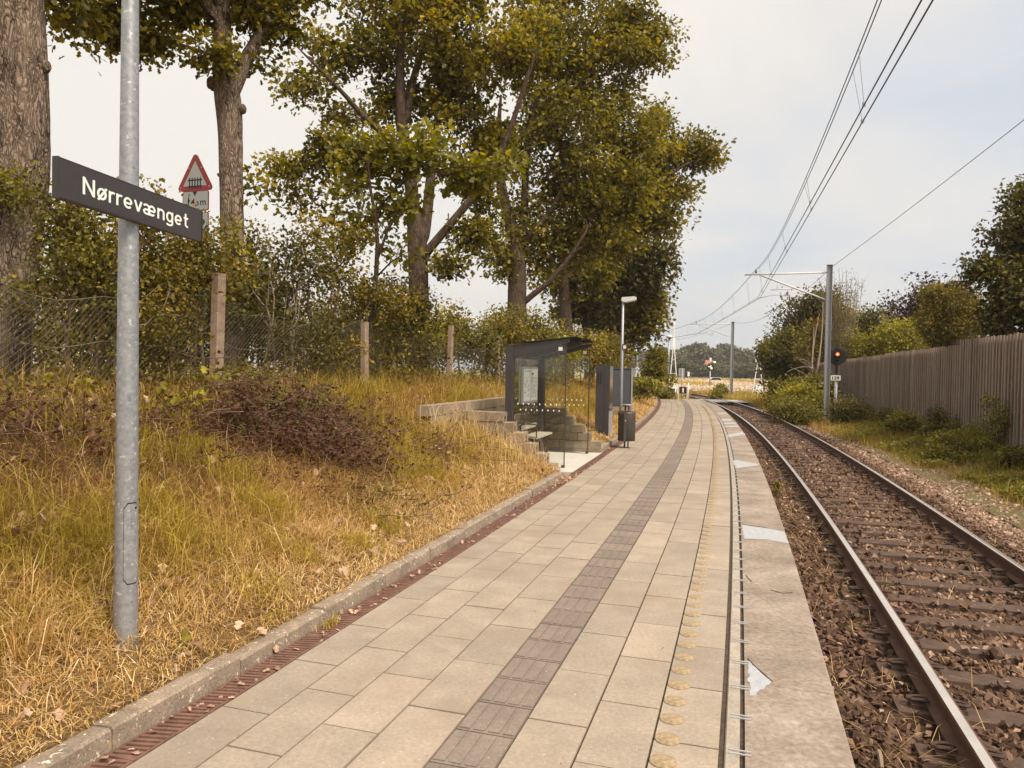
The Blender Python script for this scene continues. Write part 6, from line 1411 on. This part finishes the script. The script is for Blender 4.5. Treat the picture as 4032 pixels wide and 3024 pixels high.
# ================================================================== GRASS, WEEDS, LITTER
def bank_ok(s, t): return ~((s > 7.9) & (s < 10.75) & (t > -3.2))
def build_grass():
    g = np.random.default_rng(77); VV = []; FF = []; TT = []; MI = []; n0 = 0
    def put(V, F, t, m):
        nonlocal n0
        VV.append(V); FF.append(F + n0); TT.append(t); MI.append(np.full(len(F), m)); n0 += len(V)
    def green(s, t): return np.clip(smooth(.47, .62, fnoise(s, t, 1.1, 31)) * smooth(.25, 1.1, -1.45 - t) + 1.1 * np.exp(-((s - 5.6) / 1.3) ** 2 - ((t + 2.75) / .6) ** 2), 0, 1.2)
    def brown(s, t): return np.exp(-(((s - 4.8) / 1.5) ** 2 + ((t + 3.9) / .7) ** 2)) + 1.0 * np.exp(-(((s - 1.8) / 1.9) ** 2 + ((t + 3.9) / .75) ** 2))
    for (cnt, s0, s1, t0, t1, hh, ww) in ((125000, -2.2, 5.2, -5.0, -1.44, .145, .0019), (70000, 5.2, 12.5, -5.0, -1.44, .16, .0027), (42000, 12.5, 26, -4.8, -1.44, .17, .0045), (26000, 26, 42, -4.8, -1.4, .20, .008)):
        s, t = st_scatter(cnt, s0, s1, t0, t1, lambda s, t: bank_ok(s, t) * (1 - .55 * np.clip(brown(s, t), 0, 1)) * (1 - .6 * smooth(-4.0, -4.6, t) * (s < 20)), g); n = len(s); z = bank_z(s, t)
        d = -1.44 - t; gr = g.random(n) < green(s, t) * .5
        hgt = hh * g.lognormal(0, .4, n) * (.45 + .75 * smooth(0, 1.0, d)) * np.where(gr, 1.35, 1)
        matted = g.random(n) < np.where(gr, .25, .72)
        lean = np.where(matted, g.uniform(.75, 1.0, n), g.uniform(.15, .6, n)); p = P(s, t, z + np.where(matted, g.uniform(0, .045, n), 0))
        V, F = blades(p, hgt, ww * g.uniform(.7, 1.5, n), lean, .5, g)
        base = .17 + .40 * fnoise(s, t, .7, 41) + .30 * np.exp(-(d / .9) ** 2) - .36 * np.clip(brown(s, t), 0, 1) + g.normal(size=n) * .22
        tn = np.clip(np.where(gr, .3 + g.normal(size=n) * .22 + .25 * fnoise(s, t, .6, 51), base), 0, 1); tn3 = np.repeat(tn, 3); gm = np.repeat(gr, 3)
        VV.append(V); FF.append(F + n0); TT.append(tn3); MI.append(np.where(gm, 1, 0)); n0 += len(V)
    # long pale straws
    s, t = st_scatter(1500, -2, 13, -4.4, -1.6, bank_ok, g); n = len(s); V, F = blades(P(s, t, bank_z(s, t)), g.uniform(.25, .6, n), .0016, g.uniform(.3, 1.0, n), .35, g); put(V, F, np.repeat(g.uniform(.7, 1, n), 3), 0)
    # fresh tufts
    for (u, v, Y, nb, h) in ((1030, 1860, 5.6, 420, .34), (930, 1800, 6.0, 300, .36), (1130, 1950, 5.2, 200, .25), (640, 2000, 4.6, 260, .30), (560, 1950, 4.9, 200, .3), (1000, 2150, 4.4, 160, .2), (780, 1780, 6.2, 220, .3), (330, 2050, 4.5, 160, .25), (1400, 2000, 5.6, 300, .2), (1500, 1930, 6.2, 300, .2), (1700, 1850, 8.2, 300, .28), (1850, 1800, 9.5, 300, .3)):
        p = at(u, v, Y); s_, t_ = inv(p[:2])[0]; s = s_ + g.normal(size=nb) * .10; t = t_ + g.normal(size=nb) * .10
        k = bank_ok(s, t) & (t < -1.5); s, t = s[k], t[k]; n = len(s); V, F = blades(P(s, t, bank_z(s, t)), g.uniform(.5, 1.1, n) * h, .0026, g.uniform(.1, .6, n), .7, g); put(V, F, np.repeat(np.clip(.6 + g.normal(size=n) * .2, 0, 1), 3), 1)
    for _ in range(95):
        s_ = g.uniform(-1.5, 10); t_ = g.uniform(-4.4, -1.75); nb = int(g.uniform(40, 130)); h = g.uniform(.14, .38); dry = g.random() < .55; sp = g.uniform(.03, .07)
        s = s_ + g.normal(size=nb) * sp; t = t_ + g.normal(size=nb) * sp; k = bank_ok(s, t) & (t < -1.5); s, t = s[k], t[k]; n = len(s)
        if n == 0: continue
        V, F = blades(P(s, t, bank_z(s, t)), g.uniform(.5, 1.2, n) * h, .0023, g.uniform(.15, .75, n), .9, g); put(V, F, np.repeat(np.clip((.5 if dry else .55) + g.normal(size=n) * .25, 0, 1), 3), 0 if dry else 1)
    # tall dry stalks by the near shelter wall and under the fence
    s, t = st_scatter(420, 5.9, 7.9, -3.0, -1.7, None, g); n = len(s); V, F = blades(P(s, t, bank_z(s, t)), g.uniform(.3, .75, n), .0022, g.uniform(.1, .6, n), .5, g); put(V, F, np.repeat(g.uniform(.6, 1, n), 3), 0)
    s, t = st_scatter(3500, -2, 26, -5.6, -4.3, None, g); n = len(s); V, F = blades(P(s, t, bank_z(s, t)), g.uniform(.15, .55, n), .0028, g.uniform(.1, .7, n), .5, g); put(V, F, np.repeat(np.clip(.42 + g.normal(size=n) * .22, 0, 1), 3), 0)
    # clover-like low leaves in the green part
    s, t = st_scatter(26000, 3.0, 9, -4.3, -1.9, lambda s, t: bank_ok(s, t) * smooth(.5, .62, fnoise(s, t, 1.4, 61)) * .8, g); n = len(s); V, F = leaves(P(s, t, bank_z(s, t) + g.uniform(.01, .09, n)), .022, up=1.8, r=g, sizevar=.5); put(V, F, np.repeat(np.clip(.4 + g.normal(size=n) * .2, 0, 1), 2), 2)
    # leafy undergrowth along the foot of the fence
    s, t = st_scatter(26000, -1, 24, -5.6, -4.05, lambda s, t: bank_ok(s, t) * smooth(.36, .55, fnoise(s, t, .8, 65)) * smooth(-4.0, -4.5, t), g); n = len(s); V, F = leaves(P(s, t, bank_z(s, t) + g.random(n) ** 1.3 * .5 * (.2 + fnoise(s, t, .7, 66))), .05, up=1.0, r=g, sizevar=.5); put(V, F, np.repeat(np.clip(.15 + .5 * g.random(n), 0, 1), 2), 4)
    # fallen leaves
    s, t = st_scatter(3600, -2, 14, -4.9, -1.47, lambda s, t: bank_ok(s, t) * np.clip(.25 + .4 * (fnoise(s, t, .8, 71) > .5) + brown(s, t), 0, 1), g); n = len(s); V, F = leaves(P(s, t, bank_z(s, t) + g.uniform(.02, .07, n)), .06, up=2.0, r=g, sizevar=.5, tmpl=(LOBE, LOBEF)); put(V, F, np.repeat(g.random(n), 6), 3)
    tag(mk('bank_grass', np.vstack(VV), np.vstack(FF), [M['grass'], M['greengrass'], M['weed'], M['litter'], M['hedge']], None, np.concatenate(MI), tint=np.concatenate(TT)), 'dry yellow grass with greener patches covering the bank left of the platform', 'grass', kind='stuff')
def twig_pile(name, label, cat, u, v, Y, w, h, ntw, nl, lm, seed, ls=.04, tintr=(0, .7)):
    g = np.random.default_rng(seed); c = at(u, v, Y); s_, t_ = inv(c[:2])[0]; root = thing(name, label, cat, P(s_, t_, float(bank_z(s_, t_)))); V = []; F = []; n = 0; lp = []
    for i in range(ntw):
        s = s_ + g.normal() * w; t = t_ + g.normal() * w * .45; z = float(bank_z(s, t)) + abs(g.normal()) * h * .5 * math.exp(-((s - s_) / w) ** 2 * .4)
        d = unit(np.array([g.normal(), g.normal(), g.normal() * .25 + .05])); L = g.uniform(.2, .8); a = P(s, t, z); m = a + d * L * .5 + g.normal(size=3) * .04; e = a + d * L + g.normal(size=3) * .05
        v_, f_ = tube(np.array([a, m, e]), [.006, .0045, .002], 4, False); V.append(v_); F += [tuple(x + n for x in y) for y in f_]; n += len(v_)
        k = max(1, nl // ntw); q = g.random(k)[:, None]; lp.append(a + (e - a) * q + g.normal(size=(k, 3)) * .045)
    mk('twigs', np.vstack(V), F, M['twig'], root); lp = np.vstack(lp); V, F = leaves(lp, ls, r=g, sizevar=.5); mk('dead_leaves' if lm != 'shrub' else 'leaves', V, F, M[lm], root, tint=np.repeat(g.uniform(*tintr, len(lp)), 2))
def build_piles():
    twig_pile('brush_pile', 'dark red brown heap of cut branches and withered leaves on the bank below the fence', 'brush pile', 1120, 1555, 7.7, .72, .40, 300, 7500, 'deadleaf', 401, tintr=(0, .5))
    twig_pile('brush_pile', 'smaller dark heap of dead twigs beside the big one, lower on the bank', 'brush pile', 1340, 1665, 7.5, .45, .25, 170, 3600, 'deadleaf', 402, tintr=(0, .45))
    twig_pile('brush_pile', 'brown withered branches lying left of the sign pole near the left edge', 'brush pile', 160, 1690, 5.6, .8, .14, 160, 2600, 'deadleaf', 403, tintr=(0, .7))
    twig_pile('brush_pile', 'pale brown withered leaves on a cut branch near the shelter', 'brush pile', 1700, 1580, 9.2, .45, .25, 70, 900, 'deadleaf', 404, tintr=(.6, 1.0))
    twig_pile('bramble', 'grey green bramble growing over the heap of cut branches', 'plant', 1130, 1500, 7.9, .6, .5, 110, 4200, 'shrub', 405, .034, (.1, .8))
    twig_pile('bramble', 'low green bramble on the slope right of the dark heap', 'plant', 1540, 1860, 6.9, .35, .10, 50, 1300, 'shrub', 406, .03, (.2, .9))
    twig_pile('bramble', 'sprig of pale leaves under the fence left of the tall concrete post', 'plant', 700, 1545, 7.9, .35, .15, 40, 500, 'lime', 407, .07, (.1, .9)) if False else None
    g = np.random.default_rng(55)
    for i, (u, v, Y, lab) in enumerate(((640, 1580, 7.0, 'broad leaved yellow green plant under the fence, right of the sign pole'), (250, 1530, 6.7, 'broad leaved plant under the fence, left of the sign pole'), (820, 1560, 8.2, 'leafy plant at the foot of the tall concrete post'), (700, 2240, 3.7, 'yellow green seedling in the dry grass right of the pole'), (1045, 2240, 4.2, 'small bright seedling near the kerb'), (140, 2010, 4.3, 'pale withered oak leaves lying at the left edge'))):
        c = at(u, v, Y); s_, t_ = inv(c[:2])[0]; z = float(bank_z(s_, t_)); n = (26, 22, 30, 7, 9, 16)[i]; sp = (.16, .15, .2, .03, .03, .09)[i]; p = P(s_ + g.normal(size=n) * sp, t_ + g.normal(size=n) * sp, z + g.uniform(.02, .22 if i < 3 else .05, n))
        V, F = leaves(p, (.12, .11, .11, .045, .05, .10)[i], up=1.2, r=g, tmpl=(LOBE, LOBEF)); nl = len(F)
        if i < 5:
            c0 = P(s_, t_, z - .02)
            for q in p:
                v_, f_ = tube(np.array([c0, (c0 + q) / 2 + UP * .02, q]), .003, 3, False); F = np.vstack([F, np.array([(a, b, c) for a, b, c, d in f_] + [(a, c, d) for a, b, c, d in f_]) + len(V)]); V = np.vstack([V, v_])
        tag(mk('seedling' if 2 < i < 5 else ('fallen_leaves' if i == 5 else 'broadleaf_plant'), V, F, M['lime'] if i < 5 else M['litter'], None, tint=np.concatenate([np.repeat(np.clip(.6 + g.normal(size=n) * .25, 0, 1), 6), np.full(len(F) - nl, .3)]), loc=P(s_, t_, z)), lab, 'plant' if i < 5 else 'leaves')
def build_verge():
    g = np.random.default_rng(88); VV = []; FF = []; TT = []; MI = []; n0 = 0
    def put(V, F, t, m):
        nonlocal n0
        VV.append(V); FF.append(F + n0); TT.append(t); MI.append(np.full(len(F), m)); n0 += len(V)
    edge = lambda s: 5.3 - .55 * smooth(12, 26, s) + (fnoise(s, s * 0, 2.0, 93) - .5) * .5
    for (cnt, s0, s1, ls, hh) in ((90000, 8, 18, .05, .30), (60000, 18, 30, .06, .34), (18000, 30, 46, .11, .40)):
        s, t = st_scatter(cnt, s0, s1, 4.5, 7.35, lambda s, t: (t > edge(s)) * smooth(.34, .52, fnoise(s, t, .9, 95)), g); n = len(s)
        hh_ = 1.5 * hh * (.1 + 1.6 * fnoise(s, t, .8, 97) ** 2) * (.4 + .8 * smooth(5, 7.2, t)); V, F = leaves(P(s, t, verge_z(s, t) + g.random(n) ** .7 * hh_), ls, up=.9, r=g); put(V, F, np.repeat(np.clip(.25 + .5 * fnoise(s, t, 1.0, 99) + g.normal(size=n) * .16, 0, 1), 2), 0)
    for (cnt, s0, s1, w, hh) in ((9000, 8, 20, .0032, .18), (15000, 20, 34, .005, .25), (26000, 34, 60, .009, .34)):
        s, t = st_scatter(cnt, s0, s1, 4.4, 9.0 if s0 > 30 else 7.4, lambda s, t: (t > edge(s) - .25) * .9, g); n = len(s); dry = g.random(n) < .15 + .65 * np.exp(-((s - 26) / 5) ** 2 - ((t - 5.0) / .5) ** 2) + .3 * (fnoise(s, t, 1.4, 101) > .6)
        V, F = blades(P(s, t, verge_z(s, t)), hh * g.lognormal(0, .4, n), w, g.uniform(.1, .8, n), .5, g); put(V, F, np.repeat(np.clip(np.where(dry, .45, .4) + g.normal(size=n) * .2, 0, 1), 3), 0); MI[-1] = np.repeat(np.where(dry, 1, 2), 3)
    tag(mk('verge_plants', np.vstack(VV), np.vstack(FF), [M['weed'], M['grass'], M['greengrass']], None, np.concatenate(MI), tint=np.concatenate(TT)), 'weeds and grass growing between the ballast and the wooden fence', 'ground cover', kind='stuff')
    # grass round the crossing, the platform end and the meadow with pale seed heads
    VV = []; FF = []; TT = []; MI = []; n0 = 0
    s, t = st_scatter(26000, 41, 46.5, -9, 1.9, lambda s, t: (t < 1.0) * (~((s > 43.2) & (t > -1.1))) + .04, g); n = len(s); V, F = blades(P(s, t, np.where(t < -2, bank_z(s, t), -.45)), g.uniform(.2, .65, n), .010, g.uniform(.1, .6, n), .5, g); put(V, F, np.repeat(np.clip(.4 + g.normal(size=n) * .2, 0, 1), 3), 0); MI[-1] = np.repeat((g.random(n) < .5) * 1, 3)
    s, t = st_scatter(26000, 51, 64, -14, 16, lambda s, t: (abs(t - 2.93) > 1.5) * .9, g); n = len(s); V, F = blades(P(s, t, -.50), g.uniform(.25, .7, n), .012, g.uniform(.1, .6, n), .5, g); put(V, F, np.repeat(np.clip(.5 + g.normal(size=n) * .2, 0, 1), 3), 1); MI[-1] = np.repeat(np.where(g.random(n) < .4, 0, 1), 3)
    m = 90000; Y = 66 + (g.random(m) ** 1.6) * 190; X = Y * (g.uniform(2480, 3260, m) - 2016) / FPX; st_ = fnoise(X, Y * .35, 9, 111); k = g.random(m) < .5 + .5 * st_; X, Y, st_ = X[k], Y[k], st_[k]; n = len(X); sc = Y / 90
    V, F = blades(np.stack([X, Y, np.full(n, ZG)], 1), g.uniform(.35, .8, n), .02 * sc, g.uniform(.05, .5, n), .4, g); put(V, F, np.repeat(np.clip(.4 + .3 * st_ + g.normal(size=n) * .18, 0, 1), 3), 0); MI[-1] = np.repeat(np.where(g.random(n) < .45, 1, 0), 3)
    k = (fnoise(X, Y * .3, 7, 121) > .53) & (g.random(n) < .55); q = np.stack([X, Y, ZG + g.uniform(.6, .95, n)], 1)[k]; V, F = leaves(q, .16, up=1.5, r=g, sizevar=.5); V2 = V; put(V, F, np.repeat(g.random(len(q)), 2), 2)
    tag(mk('meadow_grass', np.vstack(VV), np.vstack(FF), [M['grass'], M['greengrass'], M['flower']], None, np.concatenate(MI), tint=np.concatenate(TT)), 'meadow of dry grass and pale seed heads beyond the level crossing', 'meadow', kind='stuff')
    for i, (u, v, Y, w, h, lab) in enumerate(((2842, 1525, 60, .5, .9, 'weedy bush at the foot of the mast beyond the crossing'), (2826, 1540, 57, .35, .6, 'lower weed clump left of the far mast'), (2545, 1525, 39, 1.3, .9, 'olive shrub at the far end of the bank'), (2600, 1548, 44, .8, 1.1, 'dark shrub between the young tree and the mushroom lamp'), (2485, 1560, 31, .9, .8, 'low shrub in the grass beyond the steel cabinet'))):
        b = at(u, v, Y); s_, t_ = inv(b[:2])[0]; b[2] = (float(bank_z(s_, t_)) if t_ < -1.4 and s_ < 43 else -.5); shrub('roadside_shrub', lab, b, w, h, 60, 24, .13, M['hedge' if i in (3, 5) else 'weed'], 420 + i, None, 5, spread=.22, barkmat=M['twig'])
def build_debris():
    g = np.random.default_rng(66)
    # leaves and crumbs lying on the paving and the drain
    s, t = st_scatter(300, -1, 12, -1.34, -1.21, None, g); V, F = leaves(P(s, t, .008), .035, up=3, r=g, tmpl=(LOBE, LOBEF)); s2, t2 = st_scatter(60, -1, 14, -1.1, 1.4, None, g); V2, F2 = leaves(P(s2, t2, .007), .018, up=3, r=g, tmpl=(LOBE, LOBEF))
    s3, t3 = st_scatter(260, 6.9, 8.3, -1.4, -1.2, None, g); V3, F3 = leaves(P(s3, t3, .02), .04, up=2, r=g, tmpl=(LOBE, LOBEF))
    n1 = len(V); n2 = n1 + len(V2); nf = len(s) + len(s2) + len(s3); tag(mk('leaf_litter', np.vstack([V, V2, V3]), np.vstack([F, F2 + n1, F3 + n2]), M['litter'], None, tint=np.repeat(g.random(nf), 6)), 'dry leaf crumbs caught in the drain and scattered on the paving', 'litter', kind='stuff')
    # weeds rooted in the drain
    p = P(.55 + g.normal(size=60) * .05, -1.30 + g.normal(size=60) * .02, -.005); V, F = blades(p, g.uniform(.04, .09, 60), .0022, g.uniform(.1, .6, 60), .4, g); c = atz(715 * 1.823, 1352 * 1.823, 0); V = V - p.mean(0) + c; tag(mk('grass_tuft', V, F, M['greengrass'], None, tint=np.repeat(np.clip(.7 + g.normal(size=60) * .2, 0, 1), 3), loc=c), 'small grass tuft growing out of the iron drain', 'grass tuft')
    for i, (u, v, lab) in enumerate(((3068, 1925, 'little green weed at the foot of the platform edge'), (3060, 1945, 'tiny weed just nearer than the green one at the platform edge'))):
        c = atz(u, v, ZB + .1); shrub('edge_weed', lab, c - UP * .08, .06, .16, 14, 10, .035, M['weed'], 440 + i, None, 3, spread=.03, cat='plant', barkmat=M['twig'])
    # a stick on the ballast and twigs on the drain
    for u0, v0, u1, v1, z, r, lab in ((3480, 2127, 3570, 2132, ZS + .03, .010, 'pale stick lying between the rails'), (3715, 1960, 3795, 1905, ZB + .08, .008, 'bent stick lying on the ballast shoulder before the weeds'), (2760 + 700, 2960, 3472, 3024, ZB + .05, .014, 'pale broken stick lying beside the near rail at the bottom edge')):
        a = atz(u0, v0, z); c = atz(u1, v1, z); b = MB(); m = (a + c) / 2 + UP * .02; b.tube([a, m, c], [r, r * .9, r * .6], 6); tag(b.build('stick', [M['deadwood']], loc=a), lab, 'stick')
    for u0, v0, lab in ((3000, 2135 - 0, ''),):
        pass
build_grass(); build_piles(); build_verge(); build_debris()

# ================================================================== HAZE
def build_haze():
    b = MB(); b.box((0, 60, 55), (3400, 3400, 2 * (55 - ZG + 1)))
    m = bpy.data.materials.new('air'); m.use_nodes = True; t = m.node_tree; t.nodes.remove(t.nodes['Principled BSDF'])
    v = N(t, 'ShaderNodeVolumePrincipled', inp={'Density': HAZE, 'Anisotropy': .2}); v.inputs['Color'].default_value = (.93, .93, .94, 1); t.links.new(v.outputs[0], t.nodes['Material Output'].inputs['Volume'])
    tag(b.build('haze', [m]), kind='stuff')
HAZE = .0004
build_haze()
